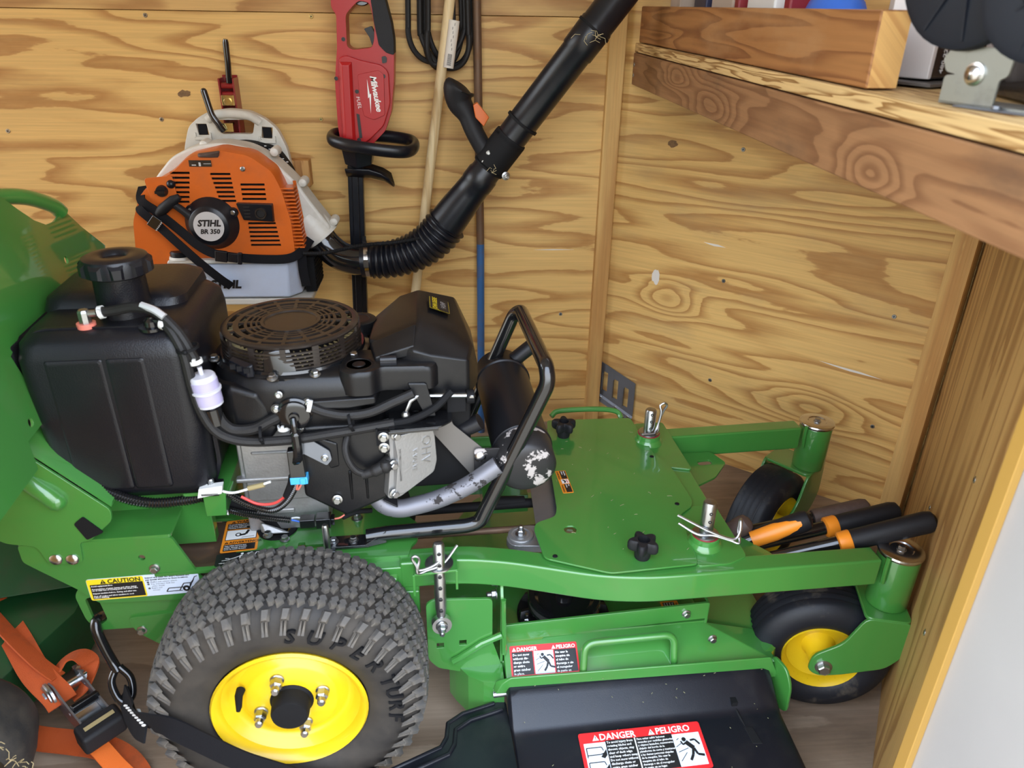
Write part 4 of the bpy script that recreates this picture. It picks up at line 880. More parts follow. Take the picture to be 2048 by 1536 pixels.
# engine pulley below the deck opening
b = MB(); b.lathe((-.145, .243, .326), (0, 0, 1), [(0, .060), (.004, .062), (.012, .052), (.022, .062), (.028, .060), (.026, .050), (.016, .034), (.016, .0)], 40); b.build('drive_pulley', 'rusty_steel', MOW)
# ---- front carrier: arms, plate, casters
def boxtube(path, hw, hh, up=(0, 0, 1)):
    b = MB(); b.sweep(path, [(-hw, -hh), (hw, -hh), (hw, hh), (-hw, hh)], up); return b
b = boxtube(fillet([(.17, .168, .334), (.27, .168, .334), (.345, .152, .334), (.490, .100, .334), (.56, .088, .334), (.955, .0845, .334)], .06, 6), .0185, .026)
arm = b.build('caster_arm', 'green', MOW, bevel=.004, seg=3)
b = boxtube([(.66, .505, .334), (1.03, .512, .334)], .0185, .026); arm2 = b.build('caster_arm', 'green', MOW, bevel=.004, seg=3)
b = boxtube(fillet([(.17, .482, .334), (.30, .482, .334), (.45, .545, .334), (.66, .525, .334)], .06), .0185, .024); b.build('carrier_rail', 'green', MOW, bevel=.004)
b = boxtube([(.705, .07, .338), (.712, .535, .338)], .024, .020); b.build('carrier_cross_member', 'green', MOW, bevel=.004)
b = MB(); b.poly(round_poly([(.655, .215), (.692, .245), (.735, .245), (.735, .10), (.70, .085), (.645, .085)], .008), plane_xy(.3605), .004); b.build('corner_gusset', 'green', MOW, bevel=.001); b = MB(); b.poly(round_poly([(.67, .548), (.735, .548), (.735, .36), (.69, .375), (.68, .40)], .008), plane_xy(.3605), .004); b.build('corner_gusset', 'green', MOW, bevel=.001)
b = MB(); b.poly(round_poly([(.745, .485), (.825, .485), (.842, .44), (.80, .39), (.745, .36)], .008), plane_xy(.318), .005, [round_poly([(.782, .452), (.812, .455), (.812, .438), (.782, .435)], .006)]); b.build('tie_ear', 'green', MOW, bevel=.001); b = MB(); b.poly(round_poly([(.735, .10), (.80, .105), (.81, .15), (.735, .25)], .01), plane_xy(.318), .005); b.build('tie_ear', 'green', MOW, bevel=.001)
for (sx, sy) in ((1.003, .090), (1.078, .520)):
    n_ = sy < .3
    b = MB(); b.lathe((sx, sy, .248), (0, 0, 1), [(0, .033), (.003, .0345), (.102, .0345), (.105, .033)], 36); st = b.build('caster_barrel', 'green', MOW)
    b = MB(); b.lathe((sx, sy, .353), (0, 0, 1), [(0, .036), (.004, .0375), (.007, .0365), (.0085, .033), (.0085, .020), (.0065, .018), (.0065, .0)], 36); b.build('bearing_cap', 'bright_steel', st); inst(BOLT, 'bolt', st, align((sx, sy, .359), (0, 0, 1)))
    # weld bead
    b = MB(); b.tube(catmull([(sx - .034, sy - .019, .360), (sx - .036, sy - .021, .335), (sx - .034, sy - .020, .308)], 5), .004, 8); b.build('weld_bead', 'green', st)
def caster(cx, cy, yaw, cs):
    """fork under barrel at (cx,cy); wheel trails towards local -x"""
    M_ = Matrix.Translation((cx, cy, 0)) @ Matrix.Rotation(yaw, 4, 'Z')
    b = MB(); ax = cs; az = .124
    b.poly(rrect(.075, .108, .012), M_ @ Matrix.Translation((-.004, 0, .243)), .008)
    for s in (-1, 1):
        leg = round_poly([(.036, .245), (-.040, .245), (-.066, .182), (ax - .022, .146), (ax - .026, .112), (ax - .006, .100), (-.062, .108), (.012, .138), (.036, .172)], .014)
        b.poly(leg, M_ @ plane_xz(s * .052), .007)
    f_ = b.build('caster_fork', 'green', MOW, bevel=.0025)
    b = MB(); Rw, w = .124, .086
    prof = [(.016, .062), (.006, .072), (.0, .088), (.004, Rw - .014), (.012, Rw - .006)]
    for k in range(5):
        t = .016 + k * .0135; prof += [(t, Rw - .003), (t + .0095, Rw - .0015 if k in (0, 4) else Rw), (t + .0105, Rw - .004), (t + .0125, Rw - .004)]
    prof += [(w - .012, Rw - .006), (w - .004, Rw - .014), (w, .088), (w - .006, .072), (w - .016, .062)]
    o_ = M_ @ Vector((ax, -w / 2, az)); axis = M_.to_3x3() @ Vector((0, 1, 0))
    b.ring(o_, axis, prof, 64)
    wv = b.build('caster_wheel', 'caster_rubber', MOW, sharp=50)
    b = MB(); b.lathe(o_, axis, [(w - .014, .060), (.022, .058), (.010, .066), (.006, .0685), (.010, .0700), (.016, .067), (.028, .052), (.040, .030), (.030, .024), (.004, .022), (.003, .0)], 40); b.lathe(o_, axis, [(w - .01, .0), (w - .006, .0685), (w - .016, .066)], 40); b.build('rim', 'yellow', wv, sharp=50)
    inst(bolt_mesh('axle_bolt', 'zinc', r=.011, h=.010), 'axle_bolt', wv, M_ @ Matrix.Translation((ax, -.0555, az)) @ Matrix.Rotation(R(90), 4, 'X'))
    return wv
caster(1.003, .094, R(-18), -.088)
caster(1.060, .545, R(36), -.088)

# deck cover plate with knobs
cov_o = round_poly([(.500, .574), (.668, .566), (.676, .418), (.694, .372), (.697, .258), (.690, .238), (.660, .216), (.646, .085), (.500, .080), (.402, .128), (.397, .205), (.404, .222), (.440, .236), (.447, .258), (.462, .42), (.486, .574)], .010, 4)
b = MB(); b.poly(cov_o, plane_xy(.3655), .0035, [round_poly([(.447, .196), (.452, .187), (.466, .187), (.470, .196), (.466, .206), (.452, .206)], .006, 4)])
cov = b.build('deck_cover', 'green', MOW, bevel=.0008, seg=1); cov['label'] = 'glossy green removable deck cover with two star knobs'
for (x, y) in ((.420, .130), (.665, .247), (.667, .407), (.50, .556)): inst(RIVET, 'rivet', cov, Matrix.Translation((x, y, .367)))
b = MB(); b.cyl((.458, .196, .335), (.458, .196, .362), .008, n=6); b.build('grease_fitting', 'zinc', cov)
kb = MB(); n_ = 60; ko = []
for k in range(n_):
    a = 2 * PI * k / n_; r_ = .0205 + .0055 * math.cos(5 * a); ko.append((r_ * math.cos(a), r_ * math.sin(a)))
vs_, fs = [], []
lv = [(.016, .80), (.018, .94), (.022, 1.0), (.030, 1.0), (.034, .95), (.036, .84)]
for (z, s_) in lv: vs_ += [(p[0] * s_, p[1] * s_, z) for p in ko]
for i in range(len(lv) - 1):
    for k in range(n_): fs.append((i * n_ + k, i * n_ + (k + 1) % n_, (i + 1) * n_ + (k + 1) % n_, (i + 1) * n_ + k))
fs.append(tuple(range(n_ - 1, -1, -1)))
top = [((len(lv) - 1) * n_ + k) for k in range(n_)]
hole = len(vs_)
for (z, r_) in ((.036, .010), (.024, .0095)): vs_ += [(r_ * math.cos(2 * PI * k / n_), r_ * math.sin(2 * PI * k / n_), z) for k in range(n_)]
for k in range(n_):
    j = (k + 1) % n_; fs.append((top[k], top[j], hole + j, hole + k)); fs.append((hole + k, hole + j, hole + n_ + j, hole + n_ + k))
fs.append(tuple(hole + n_ + k for k in range(n_)))
kb.add(vs_, fs); kb.lathe((0, 0, 0), (0, 0, 1), [(0, .012), (.003, .013), (.018, .014)], 24)
KN = kb.mesh('star_knob', 'grip_black')
inst(KN, 'star_knob', cov, Matrix.Translation((.560, .112, .367)) @ Matrix.Rotation(.5, 4, 'Z')); inst(KN, 'star_knob', cov, Matrix.Translation((.508, .505, .367)) @ Matrix.Rotation(.2, 4, 'Z'))
# height pins with hairpin clips
def hair(path, r=.0022): q = MB(); q.tube(catmull(path, 5), r, 8); return q
for (x, y, hh, ang) in ((.676, .140, .062, 25), (.680, .474, .052, 75)):
    b = MB(); b.lathe((x, y, .362), (0, 0, 1), [(0, .030), (.006, .028), (.010, .0245), (.018, .024), (.020, .021), (.020, .010)], 30); pb = b.build('pin_boss', 'green', MOW)
    b = MB(); b.lathe((x, y, .382), (0, 0, 1), [(0, .021), (.003, .021), (.0035, .0115), (hh, .0115), (hh + .003, .0095), (hh + .0035, 0)], 24); b.build('height_pin', 'zinc', pb)
    b = MB(); b.lathe((x, y, .3815), (0, 0, 1), [(0, .0225), (.0015, .0225)], 24); b.build('pin_seal', 'maroon', pb)
    c, s = math.cos(R(ang)), math.sin(R(ang)); d_ = Vector((-c, -s * .2, .0)) if y < .3 else Vector((.2, .1, 1)).normalized()
    if y < .3: pth = [(x - .048, y + .004, .405), (x - .020, y - .012, .392), (x + .005, y - .016, .391), (x + .030, y - .028, .388), (x + .044, y - .034, .386), (x + .046, y - .020, .400), (x + .052, y - .010, .412), (x + .050, y - .016, .416), (x + .046, y - .026, .400), (x + .034, y - .030, .391), (x - .002, y - .0165, .400), (x - .046, y + .016, .412)]
    else: pth = [(x - .020, y - .014, .388), (x + .004, y - .013, .388), (x + .015, y - .010, .392), (x + .018, y - .004, .412), (x + .026, y, .432), (x + .032, y, .444), (x + .026, y, .450), (x + .018, y, .444), (x + .020, y - .004, .430), (x + .014, y - .008, .400), (x + .006, y - .016, .388)]
    hair(pth, .0024).build('hairpin_clip', 'zinc', pb)
    b = MB()
    for k in range(3): b.ring((x - .0010, y - .0114, .398 + k * .016), (0, 1, 0), [(-.0008, .0015), (-.0008, .003), (.0004, .003), (.0004, .0015)], 12)
    b.build('pin_hole', 'ink', pb)
b = MB(); b.tube(catmull([(.50, .600, .362), (.52, .608, .370), (.60, .606, .371), (.645, .600, .366), (.655, .585, .355)], 6), .006, 10); b.build('far_handle', 'green', MOW)
# grey idler arm, steel sheet and rods between engine and deck
b = MB(); b.poly(round_poly([(.350, .215), (.365, .245), (.395, .25), (.45, .235), (.45, .185), (.36, .195)], .012), plane_xy(.335), .014); b.lathe((.378, .222, .342), (0, 0, 1), [(0, .023), (.003, .022), (.004, .016), (.002, .015), (.002, 0)], 26); idl = b.build('idler_arm', 'aluminium', MOW, bevel=.002); inst(NUT, 'nut', idl, align((.378, .222, .345), (0, 0, 1)))
b = MB(); b.poly([(.405, .215), (.46, .23), (.475, .42), (.42, .42)], plane_xy(.348), .002); b.build('guard_sheet', 'strip_steel', MOW)
b = MB(); b.cyl((.19, .27, .32), (.46, .262, .325), .006, n=12); b.build('link_rod', 'rusty_steel', MOW)
b = MB(); b.cyl((.16, .33, .33), (.46, .325, .335), .009, n=12); b.cyl((.33, .33, .34), (.40, .33, .335), .011, n=12); b.build('link_rod', 'matte_black', MOW)
# near height-adjuster bracket, threaded rod and hairpin
b = MB(); b.poly(round_poly([(.192, .118), (.262, .122), (.262, .170), (.192, .170)], .003), plane_xy(.360), .004); b.span((.190, .118, .318), (.194, .122, .360)); b.span((.258, .121, .322), (.262, .126, .360)); b.build('adjuster_bracket', 'green', MOW, bevel=.0012)
b = MB(); b.span((.02, .150, .300), (.20, .178, .352)); b.hull([(.10, .150, .30), (.20, .15, .30), (.20, .15, .25), (.165, .15, .25), (.10, .17, .30), (.20, .17, .30), (.20, .17, .25), (.165, .17, .25)]); b.hull([(.12, .142, .335), (.165, .142, .335), (.12, .142, .312), (.165, .142, .312), (.118, .152, .34), (.167, .152, .34), (.118, .152, .305), (.167, .152, .305)]); b.build('pivot_housing', 'green', MOW, bevel=.003)
AX, AY = .233, .140
b = MB(); b.lathe((AX, AY, .362), (0, 0, 1), [(0, .023), (.0022, .0225), (.0025, .0105)], 28); wsh = b.build('washer', 'zinc', MOW)
b = MB(); b.lathe((AX, AY - .026, .272), (0, .185, 1), [(0, .007), (.014, .0085), (.020, .0095), (.130, .0095), (.135, .0075), (.1355, 0)], 20); rod = b.build('adjuster_rod', 'zinc', MOW)
b = MB()
for k in range(6): b.ball((AX, AY - .0328 + k * .0037, .292 + k * .020), .0034, 8, sc=(1, .25, 1))
b.build('rod_hole', 'ink', rod)
b = MB(); b.ring((AX, AY - .029, .262), (.1, -1, .1), [(-.006, .009), (-.006, .016), (.006, .016), (.006, .009)], 24); b.ball((AX, AY - .029, .262), .011, 12); b.build('rod_end', 'zinc', rod); inst(NUT, 'nut', rod, align((AX, AY - .036, .262), (0, -1, -.1)))
hair([(AX + .030, AY + .010, .388), (AX + .006, AY - .010, .370), (AX - .020, AY - .020, .367), (AX - .034, AY - .026, .368), (AX - .036, AY - .024, .380), (AX - .042, AY - .022, .394), (AX - .036, AY - .022, .398), (AX - .031, AY - .022, .390), (AX - .033, AY - .026, .374), (AX - .012, AY - .020, .374), (AX + .004, AY - .012, .380)], .0024).build('hairpin_clip', 'zinc', rod)

# ---- mower deck
b = MB()
pan = round_poly([(.335, .12), (.80, .085), (.845, .12), (.845, .58), (.78, .63), (.335, .63), (.23, .45), (.23, .25)], .03, 5)
outline_prism(b, [(.070, scaled(pan, 1.01, (.53, .36))), (.140, scaled(pan, 1.0, (.53, .36))), (.146, scaled(pan, .985, (.53, .36))), (.147, scaled(pan, .96, (.53, .36)))])
dk = b.build('mower_deck', 'green', MOW, sharp=40); dk['label'] = 'green steel mower deck below the carrier arms'
b = MB(); b.poly(round_poly([(.338, .176), (.338, .214), (.706, .226), (.706, .190), (.41, .181), (.405, .168), (.345, .164)], .004), plane_xz(.145), .005); b.poly(round_poly([(0, .172), (0, .222), (.10, .226), (.10, .180)], .004), frame_from((.706, .145, 0), (0, 1, 0), (0, 0, 1)), .005)
b.span((.338, .147, .147), (.706, .16, .18)); rl = b.build('deck_rail', 'green', MOW, bevel=.0015)
b = MB(); b.poly(round_poly([(.209, .292), (.222, .300), (.318, .292), (.318, .20), (.34, .12), (.262, .135), (.225, .148), (.209, .17)], .008), plane_xz(.128), .005, [[(.224, .194), (.236, .194), (.236, .205), (.224, .205)], [(.262, .196), (.274, .196), (.274, .207), (.262, .207)]])
b.poly(round_poly([(0, .145), (0, .292), (.012, .305), (.012, .330), (.05, .33), (.12, .24), (.12, .145)], .006), frame_from((.334, .126, 0), (.05, 1, 0), (0, 0, 1)), .005)
hg = b.build('deck_hanger', 'green', MOW, bevel=.0012)
b = MB(); b.tube([(.334, .122, .215), (.300, .122, .200), (.262, .122, .172), (.250, .122, .165)], .006, 10); b.tube([(.336, .124, .29), (.337, .124, .22), (.338, .124, .17)], .0045, 8); b.build('weld_bead', 'green', hg)
b = MB()
crv = [(.245, .150, .150), (.255, .135, .145), (.275, .110, .140), (.300, .095, .138), (.335, .090, .138)]
for i in range(len(crv) - 1):
    p, q = Vector(crv[i]), Vector(crv[i + 1]); b.add([p, q, q - Vector((0, 0, .09)), p - Vector((0, 0, .09))], [(0, 1, 2, 3)])
b.add([Vector(p) for p in crv] + [Vector((.335, .16, .150))], [(0, 1, 2, 3, 4, 5)])
b.build('deck_shell_corner', 'green', dk, sharp=60)
for z in (.290, .262): inst(NUT, 'nut', hg, align((.330, .17, z), (-1, 0, 0)))
b = MB(); b.hull([(.338, .148, .176), (.338, .085, .139), (.82, .075, .139), (.80, .148, .150), (.70, .148, .178), (.338, .148, .139), (.80, .148, .139)]); slope = b.build('deck_slope', 'green', dk, bevel=.002)
b = MB(); b.hull([(.320, .092, .142), (.80, .078, .142), (.80, .070, .142), (.33, .083, .142), (.315, .092, .120), (.82, .076, .110), (.82, .068, .110), (.32, .083, .120), (.345, .087, .154), (.80, .075, .156), (.80, .071, .156), (.345, .083, .154)]); b.build('deck_front_lip', 'green', dk, bevel=.004)
b = MB(); b.poly(round_poly([(0, .05), (0, .150), (.035, .148), (.052, .12), (.055, .06)], .012), frame_from((.812, .085, 0), (.3, -1, 0), (0, 0, 1)), .006); b.build('deck_end_ear', 'green', dk, bevel=.002)
b = MB(); b.tube(fillet([(.470, .088, .140), (.474, .105, .196), (.632, .105, .198), (.632, .090, .142)], .02, 6), .0065, 14); b.build('deck_handle', 'green', dk)
b = MB(); b.lathe((.462, .225, .150), (0, 0, 1), [(0, .084), (.003, .086), (.006, .084), (.006, .060)], 44); spd = b.build('spindle_recess', 'matte_black', dk)
b = MB()
for k in range(10): b.hull([(.055, -.008, .150), (.083, -.013, .150), (.083, .013, .150), (.055, .008, .150), (.055, -.003, .168), (.080, -.003, .162), (.055, .003, .168), (.080, .003, .162)], 0, Matrix.Translation((.462, .225, .004)) @ Matrix.Rotation(2 * PI * k / 10, 4, 'Z'))
b.build('spindle_fin', 'shroud_black', spd)
b = MB(); b.lathe((.462, .225, .170), (0, 0, 1), [(0, .060), (.004, .066), (.008, .067), (.016, .056), (.024, .067), (.028, .065), (.028, .055), (.020, .048), (.020, .016), (.030, .014), (.030, 0)], 48); b.build('deck_pulley', 'gloss_black', spd)
b = MB(); b.ring((.462, .225, .186), (0, 0, 1), [(-.006, .060), (-.006, .0645), (.006, .0645), (.006, .060)], 48); b.build('drive_belt', 'grey_sheet', spd)
inst(NUT, 'nut', dk, align((.392, .215, .149), (0, 0, 1)))
for p in ((.665, .142, .206), (.70, .10, .185)): inst(BOLT, 'bolt', dk, align(p, (0, -1, 0)))
# discharge chute
b = MB(); sec = [(.098, .112), (.094, .126), (.084, .134), (.072, .134), (.060, .129), (.024, .099), (.017, .0945), (.008, .093), (-.10, .076), (-.22, .045), (-.226, .038)]
xs = [(.336, .012, .0), (.342, .0, 0), (.36, 0, .001), (.55, 0, .002), (.76, 0, .001), (.788, 0, .0), (.800, .006, 0), (.806, .02, 0)]
vs_, fs = [], []; m = len(sec)
for (x, dz, q) in xs:
    for (y, z) in sec: vs_.append((x + (.02 * (.09 - y) if x > .7 else 0), y + q - (x - .34) * .012 + .004, z - dz + (-.004 if .50 < x < .60 and .03 < y < .07 else 0)))
for i in range(len(xs) - 1):
    for k in range(m - 1): fs.append((i * m + k, i * m + k + 1, (i + 1) * m + k + 1, (i + 1) * m + k))
b.add(vs_, fs)
ch = b.build('discharge_chute', 'black_plastic', MOW, sharp=60); md_ = ch.modifiers.new('thickness', 'SOLIDIFY'); md_.thickness = .004; md_.offset = -1; bv_ = ch.modifiers.new('bevel', 'BEVEL'); bv_.width = .004; bv_.segments = 2; bv_.angle_limit = R(30)
ch['label'] = 'black plastic discharge chute with a danger label'
b = MB(); fl = [(.338, .095), (.318, .092), (.262, .076), (.236, .058), (.232, .028), (.222, .010), (.13, -.03), (-.02, -.085), (-.04, -.12), (.338, -.12)]
b.poly(round_poly(fl, .01), Matrix.Translation((0, 0, .098)) @ Matrix.Rotation(R(-6), 4, 'X') @ Matrix.Rotation(R(0), 4, 'Y'), .004)
b.tube([Matrix.Translation((0, 0, .101)) @ Matrix.Rotation(R(-6), 4, 'X') @ Vector((p[0] + .012, p[1] - .018, 0)) for p in fl[1:8]], .004, 8)
b.tube([Matrix.Translation((0, 0, .100)) @ Matrix.Rotation(R(-6), 4, 'X') @ Vector((p[0], p[1] - .002, 0)) for p in fl[1:8]], .004, 8)
b.build('chute_flange', 'black_plastic', ch, bevel=.001)
b = MB(); b.cyl((.316, .090, .112), (.340, .089, .114), .0055, n=12); b.build('hinge_pin', 'zinc', ch)
b = MB(); b.cyl((.806, .088, .122), (.822, .088, .122), .0085, n=16); b.build('hinge_pin', 'zinc', ch)
b = MB(); b.hull([(.722, .024, .0975), (.727, .024, .0975), (.728, -.010, .0885), (.732, -.010, .0885), (.725, .024, .0985), (.73, -.010, .0905)]); b.span((.718, .026, .098), (.728, .040, .109)); b.hull([(.726, -.008, .0885), (.742, -.010, .0885), (.748, -.040, .0845), (.730, -.038, .0845), (.728, -.010, .0915), (.740, -.011, .0915), (.746, -.039, .0870), (.731, -.037, .0870)]); b.build('chute_catch', 'matte_black', ch)

# ---- printed labels
def lines(b, M_, rows, x, y, size, dy, mi, z=.0006, bold=.00012):
    for k, s_ in enumerate(rows): b.text(s_, size, M_, mi, x=x, y=y - k * dy, z=z, bold=bold, res=1)
def rect(b, M_, x0, y0, x1, y1, mi, z): b.flatpoly([(x0, y0), (x1, y0), (x1, y1), (x0, y1)], M_, z, mi)
def warn(b, M_, x, y, s, mi_tri, mi_bang, z):
    b.flatpoly([(x, y), (x + s, y), (x + s / 2, y + s * .88)], M_, z, mi_tri); b.flatpoly([(x + s * .46, y + s * .25), (x + s * .54, y + s * .25), (x + s * .56, y + s * .62), (x + s * .44, y + s * .62)], M_, z + .0002, mi_bang); rect(b, M_, x + s * .45, y + s * .1, x + s * .55, y + s * .19, mi_bang, z + .0002)
def stick(b, M_, pts, w, mi, z):
    for i in range(len(pts) - 1):
        a, c = Vector(pts[i]), Vector(pts[i + 1]); d = (c - a).normalized(); n2 = Vector((-d.y, d.x)) * w / 2
        b.flatpoly([tuple(a - n2), tuple(c - n2), tuple(c + n2), tuple(a + n2)], M_, z, mi)
def runner(b, M_, x, y, s, mi, z):
    """figure struck by thrown objects"""
    q = lambda px, py: (x + px * s, y + py * s)
    b.flatpoly([q(.38 + .085 * math.cos(k * .628), .86 + .085 * math.sin(k * .628)) for k in range(10)], M_, z, mi)
    stick(b, M_, [q(.42, .76), q(.66, .50)], .17 * s, mi, z); stick(b, M_, [q(.60, .80), q(.78, .82), q(.92, .62)], .07 * s, mi, z + .0001); stick(b, M_, [q(.44, .74), q(.30, .66), q(.24, .80)], .06 * s, mi, z + .0001)
    stick(b, M_, [q(.64, .52), q(.56, .26), q(.42, .06)], .10 * s, mi, z + .0001); stick(b, M_, [q(.66, .50), q(.74, .26), q(.98, .20)], .09 * s, mi, z + .0002)
    for (a, c) in (((.02, .60), (.24, .72)), ((.05, .40), (.46, .52)), ((.06, .06), (.36, .36)), ((.1, .86), (.2, .92))): stick(b, M_, [q(*a), q(*c)], .025 * s, mi, z)
LM = ['white', 'ink', 'label_red', 'label_orange', 'label_yellow', 'label_blue_white', 'green']
# caution label, side plate
Ml = Matrix.Translation((-.310, .1672, .3185)) @ plane_xz(0) @ Matrix.Rotation(R(.5), 4, 'Z')
b = MB(); b.poly(rrect(.166, .042, .004, cx=.083, cy=.021), Ml, .0006, mi=5); b.flatpoly(round_poly([(.0005, .0005), (.084, .0005), (.084, .0415), (.0005, .0415)], .003), Ml, .0006, 4); rect(b, Ml, .004, .003, .082, .0315, 1, .0009)
b.text('CAUTION', .0108, Ml, 1, x=.031, y=.0325, z=.001, bold=.0003); warn(b, Ml, .020, .0325, .009, 1, 4, .001)
lines(b, Ml, ('Avoid equipment fires.', '', 'Accumulation of grass, leaves and other debris', 'on or near hot or moving parts can cause a fire.', '', 'Inspect machine before, during, and after use.', '', 'Shut off engine and allow machine to cool', 'before cleaning.'), .0055, .0275, .0035, .00285, 0, .0013)
lines(b, Ml, ('Inspect and clean the entire machine and', 'pay special attention to these locations:'), .0865, .0355, .0040, .0042, 1, .0009)
lines(b, Ml, ('Muffler and exhaust system', 'Top of mower deck and', ' under shields', 'Engine and', ' screens'), .0930, .0265, .0036, .0040, 1, .0009, 0)
for k, (yy) in enumerate((.0272, .0232, .0150)): b.flatpoly(circle(.0895, yy + .0005, .0018, 10), Ml, .0009, 1); b.text(str(k + 1), .0026, Ml, 0, x=.0888, y=yy - .0004, z=.0012, res=1)
stick(b, Ml, [(.114, .0065), (.118, .013), (.140, .013)], .0016, 1, .0009); stick(b, Ml, [(.114, .0065), (.138, .0065)], .0014, 1, .0009); b.flatpoly(circle(.1445, .0100, .0058, 18), Ml, .0009, 1); b.flatpoly(circle(.1445, .0100, .0020, 10), Ml, .0012, 5)
stick(b, Ml, [(.134, .0075), (.142, .0205), (.152, .0205), (.150, .012)], .0016, 1, .0010); stick(b, Ml, [(.150, .012), (.1600, .032), (.1640, .033)], .0014, 1, .0009); stick(b, Ml, [(.152, .020), (.158, .027), (.155, .021)], .0012, 1, .0009)
b.build('caution_label', LM, MOW)
# warning label, engine deck
Ml = frame_from((-.118, .205, .3632), (1, .06, 0), (-.02, 1, 0)) 
b = MB(); b.poly(rrect(.058, .086, .003, cx=.029, cy=.043), Ml, .0005, mi=3); rect(b, Ml, .004, .060, .054, .0765, 1, .0006); rect(b, Ml, .004, .031, .054, .058, 1, .0006); rect(b, Ml, .0052, .0322, .0528, .0568, 0, .0008); rect(b, Ml, .004, .003, .054, .0195, 1, .0006)
warn(b, Ml, .009, .0775, .007, 1, 3, .0006); b.text('WARNING', .0085, Ml, 1, x=.0175, y=.0778, z=.0006, bold=.0002); warn(b, Ml, .004, .0215, .007, 1, 3, .0006); b.text('ADVERTENCIA', .0078, Ml, 1, x=.0118, y=.0215, z=.0006, bold=.0002)
lines(b, Ml, ('To avoid injury from rotating', 'parts, stop engine before', 'reaching underneath.'), .0055, .0715, .0036, .0045, 0, .0009); lines(b, Ml, ('Para evitar lesiones por', 'piezas, detenga el motor', 'antes de meter la mano.'), .0055, .0145, .0036, .0045, 0, .0009)
stick(b, Ml, [(.040, .055), (.036, .044), (.026, .042)], .0045, 1, .0010); b.ring((.024, .044, .0009), (0, 0, 1), [(0, .003), (0, .0048), (.0002, .0048), (.0002, .003)], 18, 1, Ml); stick(b, Ml, [(.030, .036), (.050, .037)], .001, 1, .001)
b.build('warning_label', LM, MOW)
Ml = frame_from((-.120, .172, .3632), (1, .06, 0), (-.02, 1, 0)); b = MB(); b.poly(rrect(.11, .030, .003, cx=.055, cy=.015), Ml, .0005, mi=1)
b.flatpoly(circle(.040, .0255, .0024, 10), Ml, .0006, 0); stick(b, Ml, [(.039, .022), (.039, .011)], .005, 0, .0006); stick(b, Ml, [(.037, .020), (.026, .0155), (.020, .014)], .0014, 0, .0006); stick(b, Ml, [(.010, .012), (.020, .013), (.021, .016), (.015, .017)], .0012, 0, .0006); stick(b, Ml, [(.009, .006), (.030, .0065)], .001, 0, .0006); b.flatpoly([(.006, .006), (.011, .0045), (.011, .0075)], Ml, .0006, 0)
for cx_, cy_ in ((.050, .024), (.0545, .0255)): b.ring((cx_, cy_, .0006), (0, 0, 1), [(0, .0012), (0, .0022), (.0002, .0022), (.0002, .0012)], 12, 0, Ml)
stick(b, Ml, [(.060, .018), (.062, .026), (.066, .026), (.066, .018)], .0012, 0, .0006); b.build('operation_label', LM, MOW)
# deck cover label
Ml = frame_from((.4740, .376, .3676), (.02, -1, 0), (1, .05, 0)); Ml = Ml @ Matrix.Translation((0, -.008, 0))
b = MB(); b.poly(rrect(.074, .020, .002, cx=.037, cy=.010), Ml, .0005, mi=3); rect(b, Ml, .002, .0075, .028, .0185, 1, .0006); rect(b, Ml, .030, .005, .044, .0185, 0, .0006); rect(b, Ml, .046, .0075, .072, .0185, 1, .0006)
b.text('WARNING', .0050, Ml, 1, x=.048, y=.0018, z=.0006, bold=.0001); b.text('ADVERTENCIA', .0040, Ml, 1, x=.003, y=.0018, z=.0006, bold=.0001); lines(b, Ml, ('Superficie', 'caliente'), .003, .0145, .0038, .0045, 0, .0009); lines(b, Ml, ('Hot', 'surface'), .047, .0145, .0038, .0045, 0, .0009); stick(b, Ml, [(.032, .008), (.037, .012), (.042, .010)], .003, 1, .0009); stick(b, Ml, [(.032, .015), (.042, .016)], .0015, 2, .0009)
b.build('hot_surface_label', LM, cov)
# danger label, deck slope
nv = Vector((0, .063, .037)).normalized()
Ml = frame_from((.348, .093, .1440), (1, -.02, 0), tuple(nv))
b = MB(); b.poly(rrect(.118, .052, .003, cx=.059, cy=.026), Ml, .0006, mi=2); rect(b, Ml, .003, .003, .039, .041, 1, .0008); rect(b, Ml, .041, .003, .075, .041, 5, .0008); rect(b, Ml, .077, .003, .115, .041, 1, .0008)
warn(b, Ml, .004, .0425, .007, 0, 2, .0008); b.text('DANGER', .0088, Ml, 0, x=.012, y=.0425, z=.0008, bold=.0002); warn(b, Ml, .073, .0425, .007, 0, 2, .0008); b.text('PELIGRO', .0086, Ml, 0, x=.081, y=.0425, z=.0008, bold=.0002)
lines(b, Ml, ('Do not mow', 'without dis-', 'charge chute', 'or entire', 'grass catcher', 'in place.'), .0045, .0345, .0054, .0062, 0, .0011); lines(b, Ml, ('No usar la', 'maquina sin', 'el tubo de', 'descarga o sin', 'el recogedor', 'de pasto en'), .0785, .0345, .0052, .0062, 0, .0011); runner(b, Ml, .043, .005, .034, 1, .0011)
b.build('danger_label', LM, dk)
